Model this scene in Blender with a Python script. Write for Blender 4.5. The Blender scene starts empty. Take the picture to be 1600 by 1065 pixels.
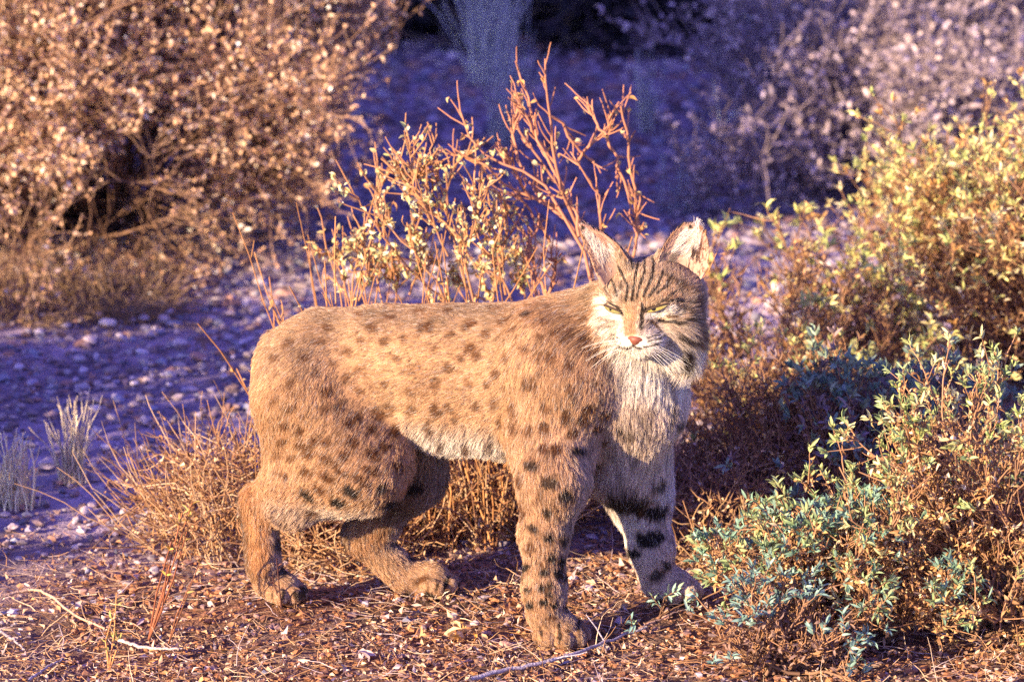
import bpy, math, random
import numpy as np
from mathutils import Vector

# ------------------------------------------------------------------ camera, sky, sun, exposure
random.seed(7)
rng = np.random.default_rng(7)
SC = bpy.context.scene
COL = SC.collection
PITCH = math.radians(13.0); DIST = 6.5
CT, ST = math.cos(PITCH), math.sin(PITCH)
CAM = np.array([0.0, -DIST*CT, 0.43+DIST*ST])
FWD = np.array([0.0, CT, -ST]); RGT = np.array([1.0, 0, 0]); UPV = np.array([0.0, ST, CT])
cam_d = bpy.data.cameras.new('camera'); cam = bpy.data.objects.new('camera', cam_d); COL.objects.link(cam)
cam.location = CAM; cam.rotation_euler = (math.radians(90)-PITCH, 0, 0)
cam_d.lens = 36*DIST/1.6; cam_d.sensor_width = 36; cam_d.clip_end = 1500; cam_d.clip_start = 0.1
cam_d.dof.use_dof = True; cam_d.dof.focus_distance = 6.36; cam_d.dof.aperture_fstop = 5.6
SC.camera = cam
SUN_EL = math.radians(15); SUN_AZ = math.radians(-127)      # azimuth from +Y towards +X
sd = np.array([math.sin(SUN_AZ)*math.cos(SUN_EL), math.cos(SUN_AZ)*math.cos(SUN_EL), math.sin(SUN_EL)])
w = bpy.data.worlds.new('World'); SC.world = w; w.use_nodes = True
nt = w.node_tree; bg = nt.nodes['Background']
sky = nt.nodes.new('ShaderNodeTexSky'); sky.sky_type = 'NISHITA'; sky.sun_disc = False
sky.sun_elevation = SUN_EL; sky.sun_rotation = SUN_AZ; sky.altitude = 700; sky.air_density = 1.0; sky.dust_density = 0.3; sky.ozone_density = 4.0
hs = nt.nodes.new('ShaderNodeHueSaturation'); hs.inputs['Saturation'].default_value = 1.02; hs.inputs['Hue'].default_value = 0.555
nt.links.new(sky.outputs[0], hs.inputs['Color']); nt.links.new(hs.outputs[0], bg.inputs[0])
bg.inputs[1].default_value = 0.14
sl = bpy.data.lights.new('sun', 'SUN'); so = bpy.data.objects.new('sun', sl); COL.objects.link(so)
sl.energy = 4.8; sl.angle = math.radians(0.5); sl.color = (1.0, 0.74, 0.46)
so.rotation_euler = Vector(-sd).to_track_quat('-Z', 'Y').to_euler(); so.location = (-6, -8, 6)
SC.view_settings.view_transform = 'Standard'; SC.view_settings.look = 'None'
SC.view_settings.gamma = 1; SC.view_settings.use_curve_mapping = False
SC.view_settings.exposure = 1.72
SC.cycles.max_bounces = 5; SC.cycles.diffuse_bounces = 3; SC.cycles.transparent_max_bounces = 6
SC.cycles.use_denoising = False
try: SC.cycles_curves.shape = 'RIBBONS'
except Exception: pass

# ------------------------------------------------------------------ helpers
def W(px, py, Y):
    """point of the plane y=Y that the photo shows at (px,py)"""
    d = FWD*DIST + RGT*(px-800)/1000 + UPV*(532.5-py)/1000
    return CAM + d*((Y-CAM[1])/d[1])
def project(P):
    q = P-CAM; z = q@FWD
    return 800+1000*DIST*(q@RGT)/z, 532.5-1000*DIST*(q@UPV)/z
def smooth(x, a, b):
    t = np.clip((x-a)/(b-a), 0, 1); return t*t*(3-2*t)
def nrm(v):
    return v/np.maximum(np.linalg.norm(v, axis=-1, keepdims=True), 1e-9)
_H = np.random.default_rng(3).random((64, 64, 64)).astype(np.float32)
def vnoise(P, s):
    """smooth value noise 0..1 at points (n,3)"""
    q = np.asarray(P)*s+100; i = np.floor(q).astype(int); f = q-i; f = f*f*(3-2*f); i &= 63; j = (i+1) & 63
    x0, y0, z0 = i.T; x1, y1, z1 = j.T; fx, fy, fz = f.T
    def L(a, b, t): return a+(b-a)*t
    return L(L(L(_H[x0,y0,z0], _H[x1,y0,z0], fx), L(_H[x0,y1,z0], _H[x1,y1,z0], fx), fy),
             L(L(_H[x0,y0,z1], _H[x1,y0,z1], fx), L(_H[x0,y1,z1], _H[x1,y1,z1], fx), fy), fz)
PAWS = [(-.370, .02, .004), (.066, -.16, -.014), (-.14, .10, -.008), (.255, .0, .014)]
def ground_h(x, y):
    x = np.asarray(x, float); y = np.asarray(y, float)
    P = np.stack([x.ravel(), y.ravel(), 0*x.ravel()], 1)
    h = (vnoise(P, .9)-.5)*.09+(vnoise(P+7, 3.1)-.5)*.03
    h = h.reshape(x.shape)
    far = smooth(np.hypot(x, y-1), 8, 60); h = h*(1+far*8)
    wsum = 0*h; v = 0*h
    for (a, b, c) in PAWS:
        g = np.exp(-((x-a)**2+(y-b)**2)/.012); wsum = wsum+g; v = v+g*c
    v = v/np.maximum(wsum, 1e-6); m = np.clip(wsum, 0, 1)
    near = np.exp(-(x**2+y**2)/.35)
    h = h*(1-.75*near)
    return h*(1-m)+v*m
def G(px, py):
    """ground point seen at (px,py)"""
    Y = 0.0
    d = FWD*DIST + RGT*(px-800)/1000 + UPV*(532.5-py)/1000
    t = -CAM[2]/d[2]
    for _ in range(12):
        p = CAM+d*t; t = (float(ground_h(p[0], p[1]))-CAM[2])/d[2]
    return CAM+d*t
def mat(name, col=None, rough=.8, attr=None, noise=None, trans=0, spec=.3, bump=None, rand=0.0):
    m = bpy.data.materials.new(name); m.use_nodes = True; n = m.node_tree; b = n.nodes['Principled BSDF']
    b.inputs['Roughness'].default_value = rough; b.inputs['Specular IOR Level'].default_value = spec
    src = None
    if attr:
        a = n.nodes.new('ShaderNodeAttribute'); a.attribute_name = attr; src = a.outputs['Color']
    else: b.inputs['Base Color'].default_value = (*col, 1)
    if noise:
        sc, amt = noise
        tc = n.nodes.new('ShaderNodeTexCoord'); tx = n.nodes.new('ShaderNodeTexNoise'); tx.inputs['Scale'].default_value = sc; tx.inputs['Detail'].default_value = 5
        n.links.new(tc.outputs['Object'], tx.inputs['Vector'])
        mr = n.nodes.new('ShaderNodeMapRange'); mr.inputs['From Min'].default_value = .3; mr.inputs['From Max'].default_value = .7
        mr.inputs['To Min'].default_value = 1-amt; mr.inputs['To Max'].default_value = 1+amt
        n.links.new(tx.outputs['Fac'], mr.inputs['Value'])
        mx = n.nodes.new('ShaderNodeVectorMath'); mx.operation = 'SCALE'
        if src is not None: n.links.new(src, mx.inputs[0])
        else: mx.inputs[0].default_value = col
        n.links.new(mr.outputs[0], mx.inputs['Scale']); src = mx.outputs[0]
    if rand:
        oi = n.nodes.new('ShaderNodeObjectInfo'); mr = n.nodes.new('ShaderNodeMapRange')
        mr.inputs['To Min'].default_value = 1-rand; mr.inputs['To Max'].default_value = 1+rand
        n.links.new(oi.outputs['Random'], mr.inputs['Value'])
        mx = n.nodes.new('ShaderNodeVectorMath'); mx.operation = 'SCALE'
        if src is not None: n.links.new(src, mx.inputs[0])
        else: mx.inputs[0].default_value = col
        n.links.new(mr.outputs[0], mx.inputs['Scale']); src = mx.outputs[0]
    if src is not None: n.links.new(src, b.inputs['Base Color'])
    if bump:
        tc = n.nodes.new('ShaderNodeTexCoord'); tx = n.nodes.new('ShaderNodeTexNoise'); tx.inputs['Scale'].default_value = bump[0]; tx.inputs['Detail'].default_value = 6
        n.links.new(tc.outputs['Object'], tx.inputs['Vector'])
        bp = n.nodes.new('ShaderNodeBump'); bp.inputs['Strength'].default_value = bump[1]; bp.inputs['Distance'].default_value = .01
        n.links.new(tx.outputs['Fac'], bp.inputs['Height']); n.links.new(bp.outputs[0], b.inputs['Normal'])
    if trans:
        out = n.nodes['Material Output']; tl = n.nodes.new('ShaderNodeBsdfTranslucent'); ms = n.nodes.new('ShaderNodeMixShader'); ms.inputs[0].default_value = trans
        if src is not None: n.links.new(src, tl.inputs[0])
        else: tl.inputs[0].default_value = (*col, 1)
        n.links.new(b.outputs[0], ms.inputs[1]); n.links.new(tl.outputs[0], ms.inputs[2]); n.links.new(ms.outputs[0], out.inputs[0])
    return m
def mesh_np(name, V, F, mats, col=None, smooth_=True, mi=None):
    """V (n,3); F list of int arrays (m,k)"""
    me = bpy.data.meshes.new(name); V = np.asarray(V, np.float32)
    F = [np.asarray(f, np.int32) for f in (F if isinstance(F, list) else [F]) if len(f)]
    nl = sum(f.size for f in F); nf = sum(len(f) for f in F)
    me.vertices.add(len(V)); me.vertices.foreach_set('co', V.ravel())
    me.loops.add(nl); me.loops.foreach_set('vertex_index', np.concatenate([f.ravel() for f in F]))
    st = []; o = 0
    for f in F:
        st.append(o+np.arange(len(f))*f.shape[1]); o += f.size
    me.polygons.add(nf); me.polygons.foreach_set('loop_start', np.concatenate(st).astype(np.int32))
    me.polygons.foreach_set('use_smooth', np.full(nf, smooth_))
    for m in (mats if isinstance(mats, list) else [mats]): me.materials.append(m)
    if mi is not None: me.polygons.foreach_set('material_index', np.asarray(mi, np.int32))
    me.update(calc_edges=True)
    if col is not None:
        a = me.attributes.new('tint', 'FLOAT_COLOR', 'POINT')
        c = np.ones((len(V), 4), np.float32); c[:, :3] = col; a.data.foreach_set('color', c.ravel())
    me.validate()
    return me
def link(name, me, parent=None, loc=(0, 0, 0), **props):
    o = bpy.data.objects.new(name, me); COL.objects.link(o); o.location = loc
    if parent is not None: o.parent = parent
    for k, v in props.items(): o[k] = v
    return o
def empty(name, loc, **props):
    o = bpy.data.objects.new(name, None); COL.objects.link(o); o.location = loc; o.empty_display_size = .1
    for k, v in props.items(): o[k] = v
    return o
class Batch:
    """collects tubes and leaves in bulk; build() makes one mesh, origin at 'org'"""
    def __init__(s): s.V = []; s.Q = []; s.C = []; s.n = 0
    def add(s, V, Q, C):
        s.V.append(V); s.Q.append(Q+s.n); s.C.append(C); s.n += len(V)
    def tubes(s, P, r0, r1, col, sides=4, jit=.15):
        """P (n,k,3)"""
        P = np.asarray(P, float)
        if P.ndim == 2: P = P[None]
        n, k, _ = P.shape
        if n == 0: return
        T = nrm(np.gradient(P, axis=1)); ref = nrm(np.random.default_rng(n+k).normal(size=(n, 1, 3))+0*T)
        A = nrm(np.cross(T, ref)); B = np.cross(T, A)
        r0 = np.broadcast_to(r0, (n,)); r1 = np.broadcast_to(r1, (n,))
        r = r0[:, None]+(r1-r0)[:, None]*np.linspace(0, 1, k)[None]
        ang = np.arange(sides)*2*np.pi/sides
        ring = A[:, :, None]*np.cos(ang)[None, None, :, None]+B[:, :, None]*np.sin(ang)[None, None, :, None]
        V = P[:, :, None]+ring*r[:, :, None, None]
        base = (np.arange(n)*k*sides)[:, None, None]; i = np.arange(k-1)[None, :, None]*sides; j = np.arange(sides)[None, None]
        j2 = (j+1) % sides
        Q = np.stack([base+i+j, base+i+j2, base+i+sides+j2, base+i+sides+j], -1).reshape(-1, 4)
        C = np.broadcast_to(np.asarray(col, float), (n, 3))*(1+jit*rng.normal(size=(n, 1)))
        C = np.repeat(np.clip(C, .004, 1), k*sides, 0)
        s.add(V.reshape(-1, 3), Q, C)
    def leaves(s, P, D, L, Wd, col, curl=.4, fold=.25, jit=.2, twist=1.0, segs=3):
        P = np.asarray(P, float); n = len(P)
        if n == 0: return
        V, Q = leaf_geo(P, D, np.broadcast_to(L, (n,)), np.broadcast_to(Wd, (n,)), curl, fold, twist, segs)
        C = np.broadcast_to(np.asarray(col, float), (n, 3))*(1+jit*rng.normal(size=(n, 1)))
        C = np.repeat(np.clip(C, .004, 1), V.shape[1], 0)
        s.add(V.reshape(-1, 3), Q, C)
    def build(s, name, m, org=(0, 0, 0), smooth_=True):
        return mesh_np(name, np.concatenate(s.V)-np.asarray(org), [np.concatenate(s.Q)], m, np.concatenate(s.C), smooth_)
def leaf_geo(P, D, L, Wd, curl, fold, twist, segs=3):
    n = len(P); D = nrm(np.asarray(D, float)); ref = rng.normal(size=(n, 3))*twist+np.array([0, 0, .6])
    S = nrm(np.cross(D, ref)); N = np.cross(S, D)
    k = segs+1; u = np.linspace(0, 1, k)
    wprof = np.interp(u, [0, .25, .55, .85, 1], [.12, .8, 1, .5, .04])
    cu = np.broadcast_to(curl, (n,))*(1+.6*rng.normal(size=n))
    ang = cu[:, None]*2.2*u[None]           # bending angle along the leaf
    dx = np.cos(ang); dz = -np.sin(ang)
    cx = np.concatenate([np.zeros((n, 1)), np.cumsum((dx[:, 1:]+dx[:, :-1])/2, 1)], 1)/segs
    cz = np.concatenate([np.zeros((n, 1)), np.cumsum((dz[:, 1:]+dz[:, :-1])/2, 1)], 1)/segs
    mid = P[:, None]+D[:, None]*(cx*L[:, None])[..., None]+N[:, None]*(cz*L[:, None])[..., None]
    w2 = (Wd[:, None]*wprof[None]/2)[..., None]
    side = S[:, None]*w2; up = N[:, None]*w2*fold*2
    V = np.stack([mid-side+up, mid, mid+side+up], 2)     # n,k,3,3
    b = (np.arange(n)*k*3)[:, None, None]; i = (np.arange(segs)*3)[None, :, None]; j = np.arange(2)[None, None]
    Q = np.stack([b+i+j, b+i+j+1, b+i+j+4, b+i+j+3], -1).reshape(-1, 4)
    return V.reshape(n, k*3, 3), Q
SHADERS = [(-3.9, 1.62, (.24, .24, 1.8), 'unseen slim green bush added for shade beside the tallest one, beyond the left edge'), (-1.62, -.46, (.13, .13, .33), 'unseen low bush added for shade just outside the lower left corner of the picture'), (-1.85, -.76, (.13, .13, .44), 'unseen low bush added for shade nearer the camera, outside the lower left corner'),
           (-3.9, 1.22, (.26, .26, 1.9), 'unseen tallest green bush added for shade farther out beyond the left edge of the picture'), (-2.6, 1.30, (.40, .42, 1.6), 'unseen tall round green bush added to shade the wash, outside the picture at left'),
           (-2.5, 1.85, (.40, .40, 1.5), 'unseen narrower green bush added for shade behind the round one, outside the picture at left')]  # unseen bushes added to shade the gravel and the foreground
SHADE_TREES = [(-8.0, 4.75, 6.2, 'unseen spreading tree added for shade far left of the wash, nearest of the tree row'), (-8.3, 6.6, 6.6, 'unseen spreading tree added for shade in the middle of the far left row'), (-8.2, 8.4, 6.6, 'unseen spreading tree added for shade at the far end of the far left row')]  # unseen trees added to keep the far clearing in shade
# ------------------------------------------------------------------ the bobcat: one distance field, one skin mesh, hair curves
AX = nrm(np.array([.95, -.25, 0.])); LAT = np.array([-AX[1], AX[0], 0.])*1.0      # body axis (forward), lateral (away from camera)
def Yc(x): return .055-(x+.245)*.26
TAN = (.51, .305, .165); BACK = (.40, .225, .115); WHITE = (.86, .79, .70); PALE = (.68, .53, .41); ORNG = (.46, .23, .095)
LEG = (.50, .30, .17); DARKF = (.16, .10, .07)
prims = []
def cone(a, b, r1, r2, k=.03, s=1.0, flow=None, L=.018, c=TAN, lift=.35, tag=''):
    a = np.asarray(a, float); b = np.asarray(b, float)
    prims.append(dict(t='c', a=a, b=b, r1=r1, r2=r2, k=k, s=s, flow=nrm(np.asarray(flow if flow is not None else b-a, float)), L=L, c=np.array(c), lift=lift, tag=tag))
def ell(c0, r, R=np.eye(3), k=.02, flow=(0, 0, -1), L=.012, c=TAN, lift=.35, tag=''):
    prims.append(dict(t='e', a=np.asarray(c0, float), r=np.asarray(r, float), R=R, k=k, flow=nrm(np.asarray(flow, float)), L=L, c=np.array(c), lift=lift, tag=tag))
def B(px, py, dy=0.0):
    """point on the body's mid plane (dy: lateral offset in metres) seen near (px,py)"""
    x = (px-800)/1000
    for _ in range(3):
        p = W(px, py, Yc(x)+dy); x = p[0]
    return p
def chain(pts, **kw):
    for (a, ra), (b, rb) in zip(pts[:-1], pts[1:]): cone(a, b, ra, rb, **kw)
bk = -AX+np.array([0, 0, -.25])
# torso
T = [(B(447, 572), .050), (B(500, 566), .076), (B(600, 575), .090), (B(700, 582), .098), (B(800, 586), .102), (B(890, 582), .098), (B(960, 592), .082)]
chain(T, k=.045, s=1.18, flow=bk, lift=.20, L=.0095, c=TAN, tag='torso')
cone(B(700, 610), B(860, 620), .086, .09, k=.04, s=1.15, flow=-AX*.7+np.array([0, 0, -.7]), lift=.22, L=.014, c=TAN, tag='torso')
cone(B(955, 600), B(1006, 625), .080, .062, k=.045, flow=(.05, -.1, -1), L=.018, c=PALE, lift=.25, tag='chest')
cone(B(985, 650), B(968, 738), .062, .046, k=.05, flow=(.05, -.1, -1), L=.020, c=PALE, lift=.25, tag='chest')
# neck
HC = W(1021, 478, -.135)
cone(B(900, 560), HC+np.array([-.018, .045, -.012]), .090, .062, k=.05, flow=(-.7, .3, -.55), L=.018, c=TAN, lift=.25, tag='neck')
cone(B(975, 600), HC+np.array([.0, .045, -.040]), .074, .056, k=.045, flow=(-.1, -.1, -1), L=.018, c=PALE, lift=.3, tag='throat')
# near hind leg
cone(B(482, 612, -.045), B(556, 716, -.058), .080, .070, k=.045, flow=-AX*.55+np.array([0, 0, -1]), L=.011, c=TAN, lift=.22, tag='thigh')
cone(B(456, 640, -.04), B(456, 735, -.05), .050, .040, k=.05, flow=(-.3, 0, -1), L=.012, lift=.22, c=TAN, tag='thigh')
cone(B(545, 705, -.058), B(582, 728, -.060), .068, .052, k=.035, flow=-AX*.8+np.array([0, 0, -.5]), L=.014, lift=.22, c=LEG, tag='thigh')
cone(B(568, 732, -.06), B(458, 772, -.055), .052, .043, k=.055, flow=-AX*.8+np.array([0, 0, -.5]), L=.014, lift=.22, c=LEG, tag='gaskin')
pz = PAWS[0]; paw = np.array([pz[0], pz[1], pz[2]])
hock = B(404, 783, -.05)
cone(B(455, 780, -.055), hock, .038, .026, k=.03, flow=(-.3, 0, -1), L=.013, c=ORNG, tag='lower')
ank = paw+np.array([-.024, .0, .055])
cone(hock+np.array([0, 0, -.004]), ank, .027, .027, k=.02, flow=(0, 0, -1), L=.010, c=ORNG, tag='lower')
def paw_prims(P, fwd, s=1.0, c=LEG):
    """paw with four toes; P = point on the ground under the middle of the paw"""
    f = nrm(np.array([fwd[0], fwd[1], 0.])); l = np.array([-f[1], f[0], 0.])
    R = np.stack([f, l, [0, 0, 1]])
    ell(P+np.array([0, 0, .024])*s-f*.004, (.040*s, .031*s, .025*s), R, k=.016, flow=f-np.array([0, 0, .4]), L=.005, c=c, tag='paw')
    for i, (lo, fo, r) in enumerate([(-.029, .017, .0135), (-.0105, .033, .0148), (.0105, .033, .0148), (.029, .017, .0135)]):
        q = P+f*fo*s+l*lo*s+np.array([0, 0, .0145*s])
        cone(q-f*.014*s+np.array([0, 0, .005*s]), q, r*s, r*s*.96, k=.0022, flow=f-np.array([0, 0, .5]), L=.0035, c=c, tag='paw')
paw_prims(paw, (.9, -.42), .95, LEG)
# far hind leg
ph = np.array(PAWS[2])
cone(B(560, 620, .06), B(640, 715, .065), .072, .052, k=.04, flow=-AX*.4+np.array([0, 0, -1]), L=.02, c=TAN, lift=.22, tag='thigh')
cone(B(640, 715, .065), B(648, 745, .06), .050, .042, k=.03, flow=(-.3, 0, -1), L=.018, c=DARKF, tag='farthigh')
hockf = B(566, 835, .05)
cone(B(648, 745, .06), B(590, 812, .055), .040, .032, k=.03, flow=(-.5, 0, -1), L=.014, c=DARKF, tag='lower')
cone(B(590, 812, .055), hockf, .032, .025, k=.025, flow=(-.3, 0, -1), L=.012, c=ORNG, tag='lower')
cone(hockf, ph+np.array([-.035, .0, .030]), .027, .027, k=.02, flow=(.6, 0, -.8), L=.010, c=LEG, tag='lower')
paw_prims(ph+np.array([.006, 0, 0]), (1, -.1), 1.0, LEG)
# near front leg
SH = dict(flow=(-.5, 0, -1), L=.010, lift=.2, c=TAN, tag='shoulder')
cone(B(850, 528, -.045), B(893, 610, -.075), .050, .055, k=.035, **SH)
cone(B(893, 610, -.088), B(842, 700, -.088), .050, .040, k=.035, **SH)
pf = np.array(PAWS[1])
cone(B(872, 585, -.05), B(868, 668, -.07), .080, .062, k=.045, flow=(-.25, 0, -1), L=.013, c=TAN, lift=.22, tag='shoulder')
cone(B(868, 668, -.07), W(865, 745, -.16), .062, .052, k=.035, flow=(-.1, 0, -1), L=.013, lift=.22, c=LEG, tag='upper')
cone(W(865, 745, -.16), W(851, 830, -.163), .048, .035, k=.03, flow=(0, 0, -1), L=.013, c=LEG, tag='lower')
cone(W(851, 830, -.163), W(850, 915, -.165), .035, .029, k=.02, flow=(0, 0, -1), L=.010, c=LEG, tag='lower')
cone(W(851, 915, -.165), W(853, 955, -.165), .029, .030, k=.02, flow=(0, 0, -1), L=.009, c=LEG, tag='lower')
paw_prims(pf+np.array([.006, -.002, 0]), (.50, -.85), 1.08, (.40, .24, .13))
# far front leg
pg = np.array(PAWS[3])
cone(B(975, 640, .05), B(985, 720, .06), .066, .054, k=.045, flow=(0, 0, -1), L=.024, c=PALE, tag='farshoulder')
cone(B(985, 720, .06), W(1000, 775, .015), .053, .045, k=.035, flow=(0, 0, -1), L=.018, lift=.2, c=(.82, .76, .72), tag='upper')
cone(W(1000, 775, .015), W(1016, 850, .004), .043, .033, k=.03, flow=(0, 0, -1), L=.012, lift=.2, c=(.82, .76, .72), tag='lower')
cone(W(1016, 850, .004), W(1028, 905, .0), .032, .028, k=.02, flow=(0, 0, -1), L=.009, c=PALE, tag='lower')
paw_prims(pg+np.array([.002, -.005, 0]), (.85, -.5), .95, PALE)
# short tail, carried behind the rump on the far side
cone(B(440, 545, .01), B(428, 590, .035), .022, .020, k=.02, flow=(-.2, .2, -1), L=.02, c=TAN, tag='tail')
cone(B(428, 590, .035), B(440, 650, .055), .020, .014, k=.015, flow=(0, .2, -1), L=.02, c=TAN, tag='tail')
# head frame: hr = image right, hu = up, hf = forward (towards the camera, turned to its right)
hf = nrm(np.array([-.37, -.93, -.06])); hu = nrm(np.array([.05, -.03, 1.])-hf*np.dot([.05, -.03, 1.], hf)); hr = np.cross(hu, hf)*1.0
if hr[0] < 0: hr = -hr
HR = np.stack([hr, hu, hf])
def H(r, u, f): return HC+(hr*r+hu*u+hf*f)/1000
FW = (.42, .30, .20)
ell(H(3, 24, -4), (.060, .052, .060), HR, k=.02, flow=-hf*.6+hu*.5, L=.006, c=(.50, .34, .21), tag='head')
for sx in (-1, 1):
    ell(H(sx*40-3, 20, -6), (.034, .032, .036), HR, k=.03, flow=-hf*.6+hu*.4+hr*sx*.4, L=.007, c=(.48, .33, .21), tag='head')
    ell(H(sx*38, -20, 2), (.034, .034, .040), HR, k=.028, flow=-hf*.6-hu*.35+hr*sx*.6, L=.016, c=FW, tag='cheek')
    ell(H(sx*38, -54, -8), (.028, .030, .030), HR, k=.03, flow=-hu+hr*sx*.5, L=.018, c=WHITE, tag='throat')
    ell(H(sx*27, 21, 40), (.021, .012, .016), HR, k=.018, flow=-hf*.4+hu*.8+hr*sx*.2, L=.005, c=(.34, .22, .13), tag='head')
    ell(H(sx*16, -42, 57), (.019, .015, .018), HR, k=.008, flow=-hf*.7-hu*.3+hr*sx*.7, L=.004, c=WHITE, tag='muzzle')
cone(H(0, 16, 40), H(0, -26, 66), .021, .0115, k=.018, flow=-hf*.5+hu, L=.0035, c=(.42, .25, .14), tag='bridge')
ell(H(0, -36, 42), (.033, .024, .028), HR, k=.02, flow=-hf*.6-hu*.4, L=.006, c=WHITE, tag='muzzle')
ell(H(0, -59, 50), (.016, .013, .017), HR, k=.012, flow=-hf*.3-hu, L=.008, c=WHITE, tag='muzzle')

EY = HC[1]
for (a_, b_, r1, r2) in [((980, 416, -.012), (968, 394, -.020), .013, .006), ((1026, 420, -.008), (1031, 396, -.014), .012, .004)]:
    cone(W(a_[0], a_[1], EY+a_[2]), W(b_[0], b_[1], EY+b_[2]), r1, r2, k=.012, L=.009, c=(.46, .33, .22), lift=.3, tag='head')
def pd(p, P):
    if p['t'] == 'c':
        ba = p['b']-p['a']; q = P-p['a']; t = np.clip((q@ba)/max(ba@ba, 1e-9), 0, 1)
        q = q-t[..., None]*ba; r = p['r1']+(p['r2']-p['r1'])*t
        if p['s'] != 1.0:
            q = q+(q@LAT)[..., None]*LAT*(p['s']-1)
        return np.sqrt((q*q).sum(-1))-r
    q = (P-p['a'])@p['R'].T; a = q/p['r']; b = a/p['r']
    k0 = np.sqrt((a*a).sum(-1)); k1 = np.sqrt((b*b).sum(-1))
    return k0*(k0-1)/np.maximum(k1, 1e-6)
def smin(a, b, k):
    h = np.maximum(k-np.abs(a-b), 0)/k
    return np.minimum(a, b)-h*h*k*.25
def sdf(P):
    D = np.full(P.shape[:-1], .15)
    for p in prims: D = smin(D, pd(p, P), p['k'])
    return D
def sdf_grad(P, e=.0008):
    g = np.empty(P.shape)
    for i in range(3):
        d = np.zeros(3); d[i] = e; g[:, i] = (sdf(P+d)-sdf(P-d))/(2*e)
    return g
def bbox_of(p):
    m = .06
    if p['t'] == 'c':
        r = max(p['r1'], p['r2'])+m; return np.minimum(p['a'], p['b'])-r, np.maximum(p['a'], p['b'])+r
    r = max(p['r'])+m; return p['a']-r, p['a']+r
def skin_mesh(h=.0034):
    lo = np.min([bbox_of(p)[0] for p in prims], 0)+.035; hi = np.max([bbox_of(p)[1] for p in prims], 0)-.035
    n = np.ceil((hi-lo)/h).astype(int)+1
    ax = [lo[i]+np.arange(n[i])*h for i in range(3)]
    D = np.full(n, .15, np.float32)
    for p in prims:
        a, b = bbox_of(p); i0 = np.clip(((a-lo)/h).astype(int), 0, n-1); i1 = np.clip(((b-lo)/h).astype(int)+2, 0, n)
        sl = tuple(slice(i0[i], i1[i]) for i in range(3))
        P = np.stack(np.meshgrid(*[ax[i][sl[i]] for i in range(3)], indexing='ij'), -1)
        D[sl] = smin(D[sl], pd(p, P), p['k'])
    S = D < 0
    c = sum(S[i:n[0]-1+i, j:n[1]-1+j, k:n[2]-1+k].astype(np.int8) for i in (0, 1) for j in (0, 1) for k in (0, 1))
    cells = np.argwhere((c > 0) & (c < 8)); idx = -np.ones(n, np.int64); idx[tuple(cells.T)] = np.arange(len(cells))
    acc = np.zeros((len(cells), 3)); cnt = np.zeros(len(cells))
    for a in range(3):
        o1, o2 = [x for x in range(3) if x != a]
        for u in (0, 1):
            for v in (0, 1):
                c0 = cells.copy(); c0[:, o1] += u; c0[:, o2] += v; c1 = c0.copy(); c1[:, a] += 1
                d0 = D[tuple(c0.T)]; d1 = D[tuple(c1.T)]; m = (d0 < 0) != (d1 < 0)
                t = np.where(m, d0/np.where(m, d0-d1, 1), 0); q = c0.astype(float); q[:, a] += t
                acc[m] += q[m]; cnt[m] += 1
    V = lo+acc/cnt[:, None]*h
    Q = []
    for a in range(3):
        o1, o2 = (a+1) % 3, (a+2) % 3
        s0 = [slice(0, n[i]) for i in range(3)]; s1 = list(s0); s0[a] = slice(0, n[a]-1); s1[a] = slice(1, n[a])
        A = S[tuple(s0)]; Bm = S[tuple(s1)]
        for flip, m in ((False, A & ~Bm), (True, ~A & Bm)):
            e = np.argwhere(m); e = e[(e[:, o1] > 0) & (e[:, o2] > 0)]
            def at(d1, d2):
                q = e.copy(); q[:, o1] -= d1; q[:, o2] -= d2; return idx[tuple(q.T)]
            q = np.stack([at(1, 1), at(0, 1), at(0, 0), at(1, 0)], 1)
            Q.append(q[:, ::-1] if flip else q)
    Q = np.concatenate(Q); Q = Q[(Q >= 0).all(1)]
    for _ in range(3):
        g = sdf_grad(V); d = sdf(V); V = V-g*np.clip(d/np.maximum((g*g).sum(1), .3), -.002, .002)[:, None]
    return V, Q, nrm(sdf_grad(V))
SV, SQ, SN = skin_mesh()

def hit(px, py):
    """first skin point seen at (px,py)"""
    d = nrm(FWD*DIST + RGT*(px-800)/1000 + UPV*(532.5-py)/1000); t = 5.8
    for _ in range(120):
        s = float(sdf((CAM+d*t)[None])[0]); t += max(s*.7, .0003) if s > 0 else -.001
        if abs(s) < .0006: break
        if t > 7.5: return None
    return CAM+d*t
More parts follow.
